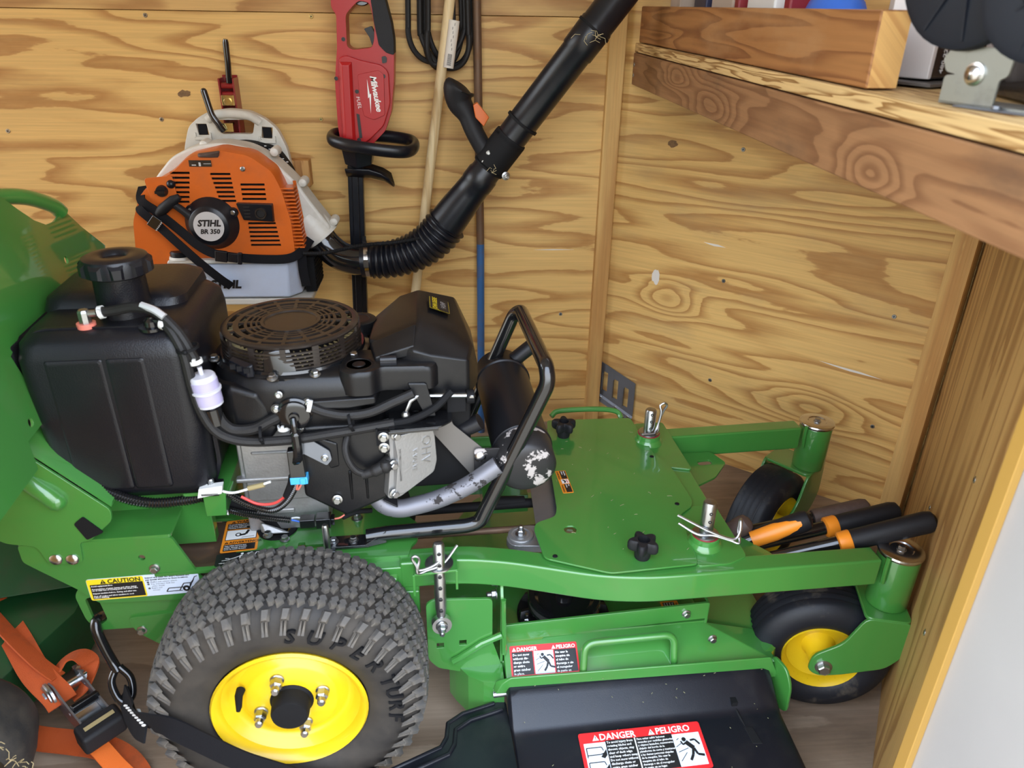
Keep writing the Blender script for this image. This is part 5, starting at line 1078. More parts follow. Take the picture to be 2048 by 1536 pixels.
# danger label, chute
nv = Vector((0, .105, .017)).normalized(); c0 = Vector((.446, -.068, .0777)); Ml = frame_from(tuple(c0), (1, .0, 0), tuple(nv)); Ml = Ml @ Matrix.Translation((0, 0, .0052))
b = MB(); b.poly(rrect(.206, .078, .004, cx=.103, cy=.039), Ml, .0006, mi=2); rect(b, Ml, .006, .006, .042, .060, 5, .0006); rect(b, Ml, .042, .006, .091, .062, 1, .0006); rect(b, Ml, .092, .006, .154, .062, 1, .0006); rect(b, Ml, .0905, .006, .0925, .062, 0, .0008); rect(b, Ml, .154, .006, .200, .060, 5, .0006)
warn(b, Ml, .022, .0635, .011, 0, 1, .0006); b.text('DANGER', .0150, Ml, 0, x=.034, y=.0635, z=.0006, bold=.0003); warn(b, Ml, .116, .0635, .011, 0, 1, .0006); b.text('PELIGRO', .0150, Ml, 0, x=.129, y=.0635, z=.0006, bold=.0003)
lines(b, Ml, ('To avoid injury from', 'rotating blades and', 'thrown objects, stay', 'clear of deck edge', 'and keep others away.', 'Do not mow without', 'discharge chute or', 'entire grass catcher', 'in place.'), .044, .0565, .0052, .0059, 0, .0009); lines(b, Ml, ('Para evitar sufrir lesiones', 'causadas por cuchillas giratorias', 'y objetos lanzados, mantenerse', 'alejado del borde de la', 'plataforma de corte y mantener', 'a las demas personas alejadas', 'de la maquina. No usar la', 'maquina sin el tubo de', 'descarga o sin el recogedor', 'de pasto en su lugar.'), .0945, .057, .0046, .0053, 0, .0009)
runner(b, Ml, .155, .012, .044, 1, .0009)
for y_ in (.036, .012): stick(b, Ml, [(.009, y_), (.009, y_ + .016), (.034, y_ + .016), (.036, y_ + .010)], .0016, 1, .0009); stick(b, Ml, [(.009, y_ + .004), (.030, y_ + .004), (.038, y_ + .006)], .0016, 1, .0009); b.flatpoly([(.030, y_), (.041, y_ + .012), (.041, y_ + .002), (.036, y_ - .003)], Ml, .0009, 1)
b.build('danger_label', LM, ch)
# small label on deck behind the arm
Ml = frame_from((.652, .235, .1492), (0, -1, 0), (1, 0, 0)); b = MB(); b.poly(rrect(.05, .034, .002, cx=.025, cy=.017), Ml, .0005, mi=3); rect(b, Ml, .003, .004, .047, .026, 1, .0006); b.text('WARNING', .0065, Ml, 1, x=.006, y=.0278, z=.0006, bold=.0002); lines(b, Ml, ('To avoid injury', 'from rotating parts', 'keep all shields', 'in place.'), .005, .021, .0042, .005, 0, .0009); b.build('warning_label', LM, dk)

# grass clippings on chute and cover
g = MB(); rg = random.Random(5)
for k in range(40):
    x, y = rg.uniform(.36, .78), rg.uniform(-.10, .09)
    z = .141 if y > .06 else (.136 - (.06 - y) * .85 if y > .02 else .0955 - (.02 - y) * .17)
    a = rg.uniform(0, 6.28); l_ = rg.uniform(.001, .004); p_ = Vector((x, y, z)); q_ = p_ + Vector((l_ * math.cos(a), l_ * math.sin(a), .0006)); g.tube([p_, q_], .0004, 4)
o_ = g.build('grass_clippings', 'clipping', ch); o_['kind'] = 'stuff'
g = MB()
for k in range(26):
    x, y = rg.uniform(.46, .66), rg.uniform(.12, .52); a = rg.uniform(0, 6.28); l_ = rg.uniform(.001, .010); p_ = Vector((x, y, .3682)); q_ = p_ + Vector((l_ * math.cos(a), l_ * math.sin(a), .0004)); g.tube([p_, (p_ + q_) / 2 + Vector((.001, 0, .0005)), q_], .0004, 4)
o_ = g.build('grass_clippings', 'clipping', cov); o_['kind'] = 'stuff'
# ------------------------------------------------------------------ backpack leaf blower hung on the wall
BL = thing('leaf_blower', 'orange and white backpack leaf blower with long black tube', 'leaf blower', (-.55, 2.0, .50))
BO = Vector((-.55, 2.0, .50))
def bb_(b, name, m, parent=None, **k):
    b.v = [tuple(Vector(p) - BO) for p in b.v]; return b.build(name, m, parent or BL, **k)
fx = lambda px: -.568 + (px - 425) * .001185
fz = lambda py: .698 - (py - 445) * .001185
b = MB()
bp = round_poly([(-.668, .60), (-.668, .80), (-.655, .85), (-.640, .890), (-.612, .912), (-.588, .924), (-.54, .931), (-.49, .926), (-.455, .908), (-.430, .885), (-.412, .84), (-.402, .76), (-.39, .60)], .012)
hole_ = round_poly([(-.576, .905), (-.488, .906), (-.483, .898), (-.490, .873), (-.562, .873), (-.574, .885)], .006)
s1 = [(-.622, .896), (-.597, .896), (-.594, .870), (-.618, .870)]; s2 = [(-.466, .890), (-.441, .888), (-.445, .862), (-.470, .864)]
b.poly(bp, plane_xz(1.975), .022, [hole_, s1, s2]); bb_(b, 'back_plate', 'white_plastic', bevel=.004)
b = MB(); b.tube(fillet([(-.592, 1.968, .905), (-.575, 1.963, .917), (-.54, 1.962, .921), (-.49, 1.963, .916), (-.47, 1.968, .900)], .02), .0105, 12); bb_(b, 'carry_handle', 'white_plastic')
for q in (s1, s2):
    b = MB(); cx = sum(p[0] for p in q) / 4; cz = sum(p[1] for p in q) / 4; b.box((cx, 1.968, cz), (.020, .006, .024)); bb_(b, 'harness_loop', 'webbing_black')
    b = MB(); b.box((cx, 1.961, cz - .020), (.040, .006, .008)); b.box((cx - .018, 1.961, cz - .013), (.004, .006, .012)); b.box((cx + .018, 1.961, cz - .013), (.004, .006, .012)); bb_(b, 'loop_bar', 'white_plastic', bevel=.001)
b = MB(); b.poly(round_poly([(-.655, .60), (-.655, .81), (-.62, .85), (-.50, .862), (-.43, .845), (-.395, .79), (-.385, .60)], .02), plane_xz(1.945), .03); bb_(b, 'frame_pad', 'matte_black')
b = MB()
for k in range(6): b.box((-.455 + k * .0095, 1.928, .851 - k * .0075), (.005, .002, .002))
bb_(b, 'pad_stitch', 'label_silver')
# fan housing
b = MB(); sc_o = round_poly([(-.735, .62), (-.730, .72), (-.705, .785), (-.655, .838), (-.60, .862), (-.54, .870), (-.48, .860), (-.425, .830), (-.378, .780), (-.340, .720), (-.300, .662), (-.362, .628), (-.385, .60)], .02, 4)
b.poly(sc_o, plane_xz(1.892), .074); bb_(b, 'fan_housing', 'white_plastic', bevel=.016, seg=4)
b = MB()
for (x, z) in ((-.582, .862), (-.423, .846), (-.365, .775), (-.300, .680)):
    b = MB(); b.lathe((x, 1.875, z), (0, -1, 0), [(-.03, .011), (0, .011), (.006, .009), (.009, .004), (.0095, 0)], 16); bb_(b, 'screw_boss', 'white_plastic')
b = MB(); dO = Vector((.60, 0, -.80)).normalized(); b.lathe((-.352, 1.885, .668), dO, [(-.03, .036), (.0, .041), (.028, .0425), (.030, .044), (.036, .044), (.037, .039)], 32); bb_(b, 'outlet_collar', 'white_plastic')
# orange shroud with vent slots
so = round_poly([(-.755, .505), (-.757, .62), (-.748, .70), (-.722, .760), (-.690, .785), (-.640, .812), (-.600, .846), (-.53, .862), (-.465, .850), (-.418, .815), (-.402, .775), (-.388, .70), (-.386, .608), (-.60, .602), (-.670, .605), (-.690, .590), (-.690, .505)], .012)
holes = []
def slot(x0, x1, z, h=.0052): holes.append([(x0, z - h / 2), (x1, z - h / 2), (x1, z + h / 2), (x0, z + h / 2)])
for k in range(7):
    z = fz(349 + k * 9.2); slot(fx(361 - (k < 1) - k * .4), fx(397 - k * 1.6), z)
    slot(fx(435 + k * 1.7), fx(473 + k * .6), fz(351 + k * 8.6))
for k in range(4): slot(fx(489), fx(535), fz(371 + k * 9.3))
for k in range(6): slot(fx(493), fx(547 + k), fz(447 + k * 8.8))
b = MB(); b.poly(so, plane_xz(1.802), .004, holes); bb_(b, 'engine_shroud', 'orange_plastic')
b = MB(); n_ = len(so); vs_ = [(p[0], 1.800, p[1]) for p in so] + [(-.56 + (p[0] + .56) * 1.025, 1.82, .69 + (p[1] - .69) * 1.025) for p in so] + [(-.56 + (p[0] + .56) * 1.03, 1.862, .69 + (p[1] - .69) * 1.03) for p in so]
fs = [(r_ * n_ + k, r_ * n_ + (k + 1) % n_, (r_ + 1) * n_ + (k + 1) % n_, (r_ + 1) * n_ + k) for r_ in range(2) for k in range(n_)]; b.add(vs_, fs); bb_(b, 'shroud_rim', 'orange_plastic', sharp=50)
b = MB(); b.span((-.70, 1.812, .62), (-.40, 1.85, .765)); b.span((-.64, 1.812, .76), (-.43, 1.85, .815)); bb_(b, 'engine_core', 'matte_black')
# angled side grille
b = MB()
for k in range(17):
    z = .776 - k * .0087; b.box((-.3955 + .0065 + k * .0007, 1.822, z), (.030, .040, .0032), 0)
b.hull([(-.382, 1.85, .785), (-.376, 1.85, .785), (-.366, 1.85, .62), (-.36, 1.85, .62), (-.382, 1.843, .785), (-.366, 1.843, .62)]); bb_(b, 'side_grille', 'orange_plastic')
# starter
b = MB(); b.lathe((-.569, 1.800, .696), (0, -1, 0), [(0, .062), (.004, .060), (.010, .053), (.024, .047), (.028, .043), (.029, 0)], 44); b.lathe((-.612, 1.80, .728), (0, -1, 0), [(0, .012), (.006, .011)], 14); b.lathe((-.517, 1.80, .722), (0, -1, 0), [(0, .012), (.006, .011)], 14); st_ = bb_(b, 'starter_cover', 'black_plastic', sharp=45)
def bsub(b, name, m, parent): b.v = [tuple(Vector(p) - BO) for p in b.v]; return b.build(name, m, parent)
b = MB(); Mb = Matrix.Translation((-.569, 1.7705, .696)) @ plane_xz(0); b.flatpoly(circle(0, 0, .0345, 40), Mb, .0, 0); b.text('STIHL', .0205, Mb, 1, x=0.001, y=.001, z=.0006, align='CENTER', shear=.25, bold=.0009); b.text('BR 350', .0150, Mb, 1, x=.001, y=-.0165, z=.0006, align='CENTER', shear=.2, bold=.0006); bsub(b, 'brand_disc', ['label_silver', 'ink'], st_)
for (x, z) in ((-.612, .728), (-.517, .722)): inst(SMALL, 'bolt', st_, align(Vector((x, 1.794, z)) - BO, (0, -1, 0)))
b = MB(); b.tube([(-.683, 1.785, .722), (-.668, 1.78, .734), (-.640, 1.778, .755), (-.626, 1.78, .763)], lambda i, N: (.008, .0125, .0115, .007)[i], 14); b.tube([(-.645, 1.78, .748), (-.622, 1.782, .728), (-.602, 1.788, .706)], lambda i, N: (.008, .009, .013)[i], 12); bb_(b, 'pull_handle', 'grip_black')
b = MB(); b.lathe((-.668, 1.800, .772), (0, -1, 0), [(0, .014), (.006, .013), (.012, .012), (.013, .0)], 20); b.box((-.668, 1.784, .772), (.022, .010, .006), 0); bb_(b, 'choke_knob', 'black_plastic')
b = MB(); b.ball((-.646, 1.798, .787), .010, 14); bb_(b, 'primer_bulb', 'black_plastic')
b = MB(); b.poly(round_poly([(-.704, .800), (-.640, .806), (-.637, .760), (-.66, .735), (-.695, .735)], .008), plane_xz(1.7985), .003); bb_(b, 'control_recess', 'orange_plastic', bevel=.001)
b = MB(); b.hull([(fx(478), 1.800, fz(405)), (fx(547), 1.800, fz(407)), (fx(486), 1.800, fz(440)), (fx(546), 1.80, fz(444)), (fx(478), 1.788, fz(405)), (fx(546), 1.788, fz(408)), (fx(488), 1.790, fz(438)), (fx(544), 1.790, fz(442))]); bb_(b, 'exhaust_cover', 'black_plastic', bevel=.002)
b = MB(); b.ring((fx(523), 1.787, fz(425)), (0, -1, 0), [(-.002, .009), (-.002, .014), (.003, .013), (.003, .010)], 22); bb_(b, 'exhaust_port', 'screen_black')
b = MB(); b.flatpoly(circle(fx(523), fz(425), .009, 20), plane_xz(1.7872), 0); 
for k in range(4): rect(b, plane_xz(1.7872), fx(491), fz(433 - k * 6.5), fx(503), fz(430 - k * 6.5), 0, 0)
bb_(b, 'port_dark', 'ink')
b = MB(); b.hull([(-.578, 1.80, .855), (-.525, 1.80, .862), (-.578, 1.80, .846), (-.53, 1.80, .845), (-.57, 1.792, .852), (-.53, 1.793, .859), (-.57, 1.792, .848)]); bb_(b, 'top_cover_plug', 'grip_brown', bevel=.003)
b = MB(); Mb = plane_xz(1.7985); rect(b, Mb, fx(399), fz(337), fx(441), fz(325), 0, 0); rect(b, Mb, fx(404), fz(335), fx(412), fz(333), 1, .0003); rect(b, Mb, fx(417), fz(336), fx(421), fz(329), 1, .0003); rect(b, Mb, fx(426), fz(332), fx(440), fz(331), 1, .0003); bb_(b, 'serial_plate', ['screen_black', 'label_silver'])
inst(SMALL, 'bolt', BL, align(Vector((fx(498), 1.798, fz(341))) - BO, (0, -1, 0)))
# fuel tank
b = MB(); b.hull([(-.675, 1.790, .600), (-.405, 1.788, .600), (-.378, 1.83, .600), (-.675, 1.93, .60), (-.378, 1.93, .60), (-.660, 1.797, .512), (-.410, 1.795, .512), (-.385, 1.83, .512), (-.66, 1.93, .512), (-.385, 1.93, .512)]); tk = bb_(b, 'fuel_tank', 'tank_white', bevel=.006, seg=3)
b = MB(); b.hull([(-.685, 1.783, .603), (-.400, 1.780, .603), (-.370, 1.828, .603), (-.685, 1.93, .603), (-.37, 1.93, .603), (-.680, 1.783, .612), (-.402, 1.782, .612), (-.374, 1.83, .612), (-.68, 1.93, .612), (-.374, 1.93, .612)]); b.v = [tuple(Vector(p) - BO) for p in b.v]; b.build('tank_lip', 'white_plastic', tk, bevel=.003)
b = MB(); b.lathe((-.655, 1.805, .612), (0, 0, 1), [(0, .028), (.006, .026)], 26); bsub(b, 'filler_neck', 'white_plastic', tk)
b = MB(); b.lathe((-.655, 1.805, .618), (0, 0, 1), [(0, .0245), (.008, .0245), (.012, .021), (.013, 0)], 26); b.box((-.655, 1.805, .636), (.034, .007, .014)); bsub(b, 'filler_cap', 'black_plastic', tk)
b = MB(); Mb = frame_from((-.5945, 1.7905, .541), (1, -.01, 0), (0, -.08, 1)); b.text('STIHL', .0285, Mb, 0, z=.0022, shear=.25, bold=.0014); bsub(b, 'brand_lettering', 'ink', tk)
b = MB(); b.span((-.700, 1.80, .492), (-.36, 1.99, .508)); bb_(b, 'base_frame', 'white_plastic', bevel=.004)
b = MB(); b.span((-.378, 1.84, .512), (-.352, 1.95, .60))
for k in range(9): b.box((-.3515, 1.895, .520 + k * .0095), (.003, .10, .004), 0)
bb_(b, 'rear_grille', 'matte_black')
# webbing
Y_ = (0, -1, .05)
b = MB(); pth = catmull([(-.722, 1.83, .775), (-.716, 1.79, .752), (-.685, 1.783, .728), (-.636, 1.772, .687), (-.600, 1.764, .655), (-.566, 1.762, .635), (-.521, 1.764, .625), (-.464, 1.770, .618), (-.400, 1.776, .617), (-.370, 1.80, .628), (-.355, 1.85, .645)], 5); b.strap(pth, [(0, -1, .1)] * len(pth), .021, .0025); bb_(b, 'shoulder_strap', 'webbing_black')
b = MB(); pth = catmull([(-.728, 1.82, .740), (-.720, 1.782, .733), (-.688, 1.775, .703), (-.650, 1.764, .667), (-.602, 1.758, .617), (-.562, 1.765, .573), (-.540, 1.775, .549)], 5); b.strap(pth, [(0, -1, .1)] * len(pth), .020, .0025); bb_(b, 'shoulder_strap', 'webbing_black')
b = MB(); pth = catmull([(-.371, 1.80, .628), (-.372, 1.80, .58), (-.368, 1.80, .540)], 4); b.strap(pth, [(0, -1, 0)] * len(pth), .022, .0025); bb_(b, 'loose_strap_end', 'webbing_black')
b = MB(); Mq = Matrix.Translation((-.687, 1.768, .706)) @ Matrix.Rotation(R(40), 4, 'Y'); b.box((0, 0, 0), (.024, .006, .028), 0, Mq); bb_(b, 'strap_adjuster', 'gloss_black', bevel=.0015)
b = MB()
for k in range(6): b.box((.012, -.004, -.011 + k * .0044), (.003, .002, .002), 0, Mq)
bb_(b, 'adjuster_teeth', 'label_silver')
b = MB(); Mq = Matrix.Translation((-.535, 1.757, .628)) @ Matrix.Rotation(R(8), 4, 'Y'); b.box((-.012, 0, 0), (.028, .010, .026), 0, Mq); b.box((.014, 0, 0), (.022, .008, .022), 0, Mq); b.box((.030, 0, 0), (.010, .010, .028), 0, Mq); bb_(b, 'strap_buckle', 'black_plastic', bevel=.002)
# elbow, bellows, tube
b = MB(); b.tube(catmull([(-.345, 1.885, .650), (-.322, 1.88, .618), (-.290, 1.87, .594), (-.250, 1.862, .584), (-.215, 1.86, .584)], 6), .0365, 28); bb_(b, 'elbow_pipe', 'gloss_black')
b = MB(); b.ring((-.222, 1.86, .584), (1, 0, .05), [(-.016, .037), (-.016, .0405), (.016, .0405), (.016, .037)], 32); bb_(b, 'hose_cuff', 'black_plastic')
b = MB(); b.ring((-.222, 1.86, .584), (1, 0, .05), [(-.005, .0408), (-.005, .0422), (.005, .0422), (.005, .0408)], 32); b.box((-.222, 1.818, .590), (.012, .006, .018)); bb_(b, 'hose_band', 'bright_steel')
path = catmull([(-.210, 1.86, .585), (-.170, 1.858, .588), (-.125, 1.853, .600), (-.085, 1.85, .620), (-.050, 1.848, .648), (-.022, 1.845, .682)], 12)
L = [0.0]
for i in range(1, len(path)): L.append(L[-1] + (path[i] - path[i - 1]).length)
Q = []; NR = 14; j = 0
for k in range(NR * 8 + 1):
    t = L[-1] * k / (NR * 8)
    while j < len(path) - 2 and L[j + 1] < t: j += 1
    Q.append(path[j].lerp(path[j + 1], (t - L[j]) / (L[j + 1] - L[j])))
b = MB(); b.tube(Q, lambda i, N: .0395 + .0065 * i / N + .0065 * abs(math.cos(PI * i / 8)) ** 1.5, 30); bb_(b, 'bellows_hose', 'black_plastic', sharp=60)
p0 = Vector((-.030, 1.846, .675)); p1 = Vector((.335, 1.805, 1.155)); tdir = (p1 - p0).normalized()
b = MB(); b.lathe(p0, tdir, [(-.005, .046), (.06, .0425), (.10, .039), (.130, .0375), (.133, .039), (.16, .0385), (.165, .0360), (.50, .0360), (.503, .0385), (.57, .0390), (.573, .037), (.95, .0375)], 36); bb_(b, 'blower_tube', 'black_plastic', sharp=40)
b = MB()
for t in (.185, .262, .31): b.ring(p0 + tdir * t, tdir, [(-.003, .0355), (-.003, .0405), (.003, .0405), (.003, .0355)], 32)
b.lathe(p0 + tdir * .180, tdir, [(0, .0395), (.004, .0405), (.085, .0405), (.09, .0395)], 32)
bb_(b, 'tube_clamp', 'matte_black', sharp=50); b = MB()
b.ring(p0 + tdir * .56, tdir, [(-.003, .036), (-.003, .0405), (.003, .0405), (.003, .036)], 32)
bb_(b, 'tube_collar', 'matte_black', sharp=50)
inst(NUT, 'nut', BL, align(Vector((.118, 1.79, .808)) - BO, (.2, -1, 0)))
gp = [(.083, 1.835, .842), (.066, 1.842, .865), (.046, 1.85, .900), (.030, 1.86, .935), (.014, 1.868, .960), (.012, 1.87, .985), (.020, 1.87, .999)]
b = MB(); b.tube(catmull(gp, 5), lambda i, N: (.0215 + .020 * max(0, (i - N * .45) / N) * 2) * (1 if i < N - 4 else (.96, .85, .66, .3)[i - N + 4]), 18, flat=(1, 1)); bb_(b, 'control_grip', 'grip_black')
b = MB(); b.hull([(.072, 1.80, .828), (.108, 1.80, .852), (.06, 1.84, .862), (.085, 1.84, .882), (.075, 1.81, .86), (.10, 1.83, .872)]); bb_(b, 'grip_bracket', 'grip_black', bevel=.004)
b = MB(); b.hull([Vector((.054, 1.852, .938)) + Vector(p) * 1.25 for p in ((-.008, -.010, .016), (.000, -.010, .020), (.022, -.007, -.006), (.012, -.010, -.022), (-.004, -.010, -.006), (-.008, .010, .016), (0, .010, .020), (.022, .007, -.006), (.012, .010, -.022), (-.004, .010, -.006))]); bb_(b, 'throttle_trigger', 'orange_plastic', bevel=.002)
for p in ((.050, 1.833, .892), (.078, 1.802, .858), (.066, 1.806, .838)): inst(SMALL, 'bolt', BL, align(Vector(p) - BO, (0, -1, 0)))
b = MB(); b.loom(catmull([(-.365, 1.79, .625), (-.31, 1.785, .628), (-.25, 1.80, .637), (-.20, 1.815, .640), (-.15, 1.81, .645), (-.08, 1.82, .655), (-.005, 1.86, .672), (.03, 1.88, .70), (.045, 1.885, .76), (.055, 1.875, .80), (.068, 1.85, .84)], 8), .0050, .004); bb_(b, 'throttle_cable', 'matte_black')
b = MB(); b.ring((-.222, 1.822, .640), (1, 0, .1), [(-.004, .006), (-.004, .009), (.004, .009), (.004, .006)], 14); b.box((-.222, 1.82, .652), (.008, .004, .012)); bb_(b, 'cable_clip', 'matte_black')
b = MB()
for k in range(9):
    a = random.uniform(0, 6.28); c0 = Vector((.30 + random.uniform(-.03, .03), 1.768, 1.105 + random.uniform(-.015, .015))); b.tube([c0, c0 + Vector((.012 * math.cos(a), -.003, .010 * math.sin(a))), c0 + Vector((.022 * math.cos(a + .5), -.002, .018 * math.sin(a + .5)))], .0005, 4)
for k in range(4):
    a = random.uniform(0, 6.28); c0 = Vector((.085 + random.uniform(-.006, .006), 1.794, .822)); b.tube([c0, c0 + Vector((.008 * math.cos(a), -.003, .008 * math.sin(a))), c0 + Vector((.014 * math.cos(a + 1), -.002, .012 * math.sin(a + 1)))], .0005, 4)
o_ = bb_(b, 'straw', 'dry_straw'); o_['kind'] = 'stuff'

# ------------------------------------------------------------------ clamp rack and wooden block behind the blower
RK = thing('wall_clamp_rack', 'dark red locking wall rack with black coated handles above the blower', 'rack', (-.547, 2.052, .85))
RO = Vector((-.547, 2.052, .85))
def rb_(b, name, m, **k): b.v = [tuple(Vector(p) - RO) for p in b.v]; return b.build(name, m, RK, **k)
b = MB(); b.span((-.566, 2.045, .80), (-.530, 2.052, 1.0)); b.span((-.567, 2.005, .84), (-.563, 2.05, .995)); b.span((-.533, 2.005, .84), (-.529, 2.05, .995)); rb_(b, 'channel', 'red_paint', bevel=.001)
for z in (.978, .958): b = MB(); b.cyl((-.562, 2.015, z), (-.534, 2.015, z), .007, n=14); rb_(b, 'cross_pin', 'red_paint')
b = MB(); b.tube([(-.542, 2.012, .985), (-.537, 2.006, 1.03), (-.534, 2.0, 1.075), (-.533, 1.999, 1.082)], lambda i, N: .0072 if i < 3 else .005, 14); rb_(b, 'handle', 'gloss_black')
b = MB(); b.span((-.562, 1.996, .934), (-.532, 2.01, .958)); b.cyl((-.547, 1.997, .944), (-.547, 1.991, .944), .009, n=14); rb_(b, 'latch_plate', 'gold_zinc', bevel=.001); b = MB(); b.span((-.560, 1.946, .880), (-.530, 1.953, .900)); rb_(b, 'latch_plate', 'gold_zinc', bevel=.001)
b = MB(); b.tube(fillet([(-.585, 1.945, .972), (-.572, 1.935, .918), (-.560, 1.935, .900), (-.552, 1.942, .884)], .01), .0075, 14); b.ball((-.585, 1.945, .972), .0075, 10); rb_(b, 'lever', 'gloss_black')
b = MB(); b.cyl((-.548, 1.95, .892), (-.548, 2.01, .892), .006, n=12); rb_(b, 'clamp_bolt', 'gold_zinc')
b = MB(); b.span((-.70, 2.012, .735), (-.372, 2.051, .802)); o = b.build('wooden_block', 'pine_block', bevel=.002); tag(o, 'short pine batten on the wall peeking out behind the blower', 'wood block')

# ------------------------------------------------------------------ red hedge trimmer
HT = thing('hedge_trimmer', 'red and black cordless hedge trimmer hanging blade down', 'hedge trimmer', (-.23, 2.0, .44)); HO = Vector((-.23, 2.0, .44))
def hb_(b, name, m, **k): b.v = [tuple(Vector(p) - HO) for p in b.v]; return b.build(name, m, HT, **k)
body = round_poly([(-.27, 1.24), (-.272, 1.153), (-.262, 1.138), (-.266, 1.07), (-.272, 1.033), (-.277, .995), (-.279, .90), (-.276, .865), (-.266, .851), (-.203, .851), (-.166, .887), (-.150, .929), (-.140, .996), (-.136, 1.058), (-.137, 1.09), (-.145, 1.13), (-.156, 1.18), (-.16, 1.24)], .006)
dh = round_poly([(-.186, 1.071), (-.230, 1.066), (-.243, 1.072), (-.241, 1.138), (-.230, 1.150), (-.210, 1.168), (-.186, 1.164), (-.180, 1.135), (-.178, 1.115), (-.180, 1.088)], .008)
b = MB(); b.poly(body, plane_xz(1.962), .062, [dh]); hb_(b, 'body', 'red_plastic', bevel=.007, seg=3)
b = MB(); b.poly(round_poly([(-.262, 1.05), (-.245, 1.055), (-.215, 1.045), (-.165, 1.035), (-.150, 1.02), (-.150, .95), (-.168, .90), (-.21, .862), (-.262, .862), (-.268, .92)], .01), plane_xz(1.926), .016); hb_(b, 'motor_housing', 'red_plastic', bevel=.006, seg=3)
b = MB(); b.hull([(-.268, 1.9175, .866), (-.236, 1.9175, .864), (-.260, 1.911, .872), (-.244, 1.911, .870), (-.262, 1.9175, 1.042), (-.232, 1.9175, 1.042), (-.256, 1.911, 1.034), (-.240, 1.911, 1.034)]); hb_(b, 'housing_ridge', 'red_plastic', bevel=.002)
b = MB(); b.poly(round_poly([(-.222, 1.014), (-.173, 1.024), (-.161, 1.014), (-.164, .925), (-.190, .914), (-.213, .922), (-.220, .959)], .004), plane_xz(1.9165), .004); hb_(b, 'badge', 'red_plastic', bevel=.0015)
b = MB(); Mt = Matrix.Translation((-.1955, 1.9140, 1.0115)) @ plane_xz(0) @ Matrix.Rotation(R(-82), 4, 'Z'); b.text('Milwaukee', .0200, Mt, 0, shear=.28, bold=.0005, space=.92, y=.002)
b.flatpoly([(.006, -.006), (.040, -.0065), (.038, -.003), (.082, -.0125), (.045, -.0085), (.048, -.012)], Mt, .0002); hb_(b, 'brand_lettering', 'white')
b = MB(); Mt = Matrix.Translation((-.229, 1.9172, .966)) @ plane_xz(0) @ Matrix.Rotation(R(-82), 4, 'Z'); b.text('FUEL', .0120, Mt, 0, shear=.15, space=1.1); hb_(b, 'model_lettering', 'white')
for (x, z) in ((-.250, 1.088), (-.2715, 1.005), (-.162, 1.011), (-.226, .977), (-.171, .930), (-.229, .868)):
    b = MB(); b.lathe((x, 1.9165 if z < 1.05 else 1.9305, z), (0, -1, 0), [(0, .0045), (.0008, .0045), (.0009, 0)], 14); hb_(b, 'screw_recess', 'ink')
b = MB(); b.poly(round_poly([(-.184, 1.24), (-.184, 1.189), (-.180, 1.149), (-.178, 1.124), (-.174, 1.103), (-.170, 1.077), (-.154, 1.061), (-.136, 1.056), (-.135, 1.088), (-.139, 1.124), (-.150, 1.17), (-.155, 1.24)], .004), plane_xz(1.960), .068); hb_(b, 'rear_grip', 'grip_black', bevel=.010, seg=3)
b = MB(); b.poly(round_poly([(-.204, 1.110), (-.186, 1.116), (-.178, 1.097), (-.180, 1.078), (-.186, 1.071), (-.192, 1.092)], .003), plane_xz(1.960), .024); hb_(b, 'trigger', 'black_plastic', bevel=.002)
b = MB(); b.lathe((-.205, 1.95, 1.180), (0, -1, .1), [(-.02, .022), (0, .024), (.004, .022), (.005, 0)], 24); hb_(b, 'battery_knob', 'gloss_black')
b = MB(); b.poly(round_poly([(-.164, 1.038), (-.154, 1.040), (-.153, 1.050), (-.157, 1.054), (-.165, 1.052)], .002), plane_xz(1.929), .006); hb_(b, 'lock_button', 'ink')
b = MB(); b.poly([(-.231, .928), (-.224, .926), (-.221, .872), (-.228, .872)], plane_xz(1.9174), .0012); hb_(b, 'vent_slot', 'ink')
b = MB(); pth = [(-.240, 2.000, .868), (-.282, 1.985, .872), (-.297, 1.955, .872), (-.292, 1.915, .867), (-.255, 1.885, .861), (-.19, 1.872, .853), (-.13, 1.880, .846), (-.104, 1.905, .846), (-.097, 1.945, .852), (-.112, 1.980, .858), (-.16, 1.998, .863), (-.240, 2.000, .868)]
b.tube(catmull(pth, 6), .0150, 16, flat=(1, .75), up=(0, 0, 1)); hb_(b, 'loop_handle', 'black_plastic')
b = MB(); b.hull([(-.277, 1.930, .856), (-.198, 1.930, .852), (-.278, 1.99, .852), (-.196, 1.99, .85), (-.240, 1.918, .852), (-.270, 1.938, .806), (-.206, 1.938, .804), (-.24, 1.928, .796), (-.270, 1.985, .806), (-.206, 1.985, .804)]); hb_(b, 'neck', 'black_plastic', bevel=.003)
b = MB(); pts = []
sec = [(-.270, .795), (-.240, .795), (-.212, .794), (-.185, .785), (-.165, .772)]
vs_, fs = [], []
for (x, z) in sec:
    for k in range(7):
        t = k / 6; vs_.append((x + (.01 * math.sin(PI * t) if x > -.2 else 0), 1.925 + .075 * t, z - .026 * math.sin(PI * t) * (1 if x > -.26 else .9)))
for i in range(len(sec) - 1):
    for k in range(6): fs.append((i * 7 + k, i * 7 + k + 1, (i + 1) * 7 + k + 1, (i + 1) * 7 + k))
b.add(vs_, fs); o = hb_(b, 'debris_scoop', 'black_plastic', sharp=60); md_ = o.modifiers.new('thickness', 'SOLIDIFY'); md_.thickness = .004
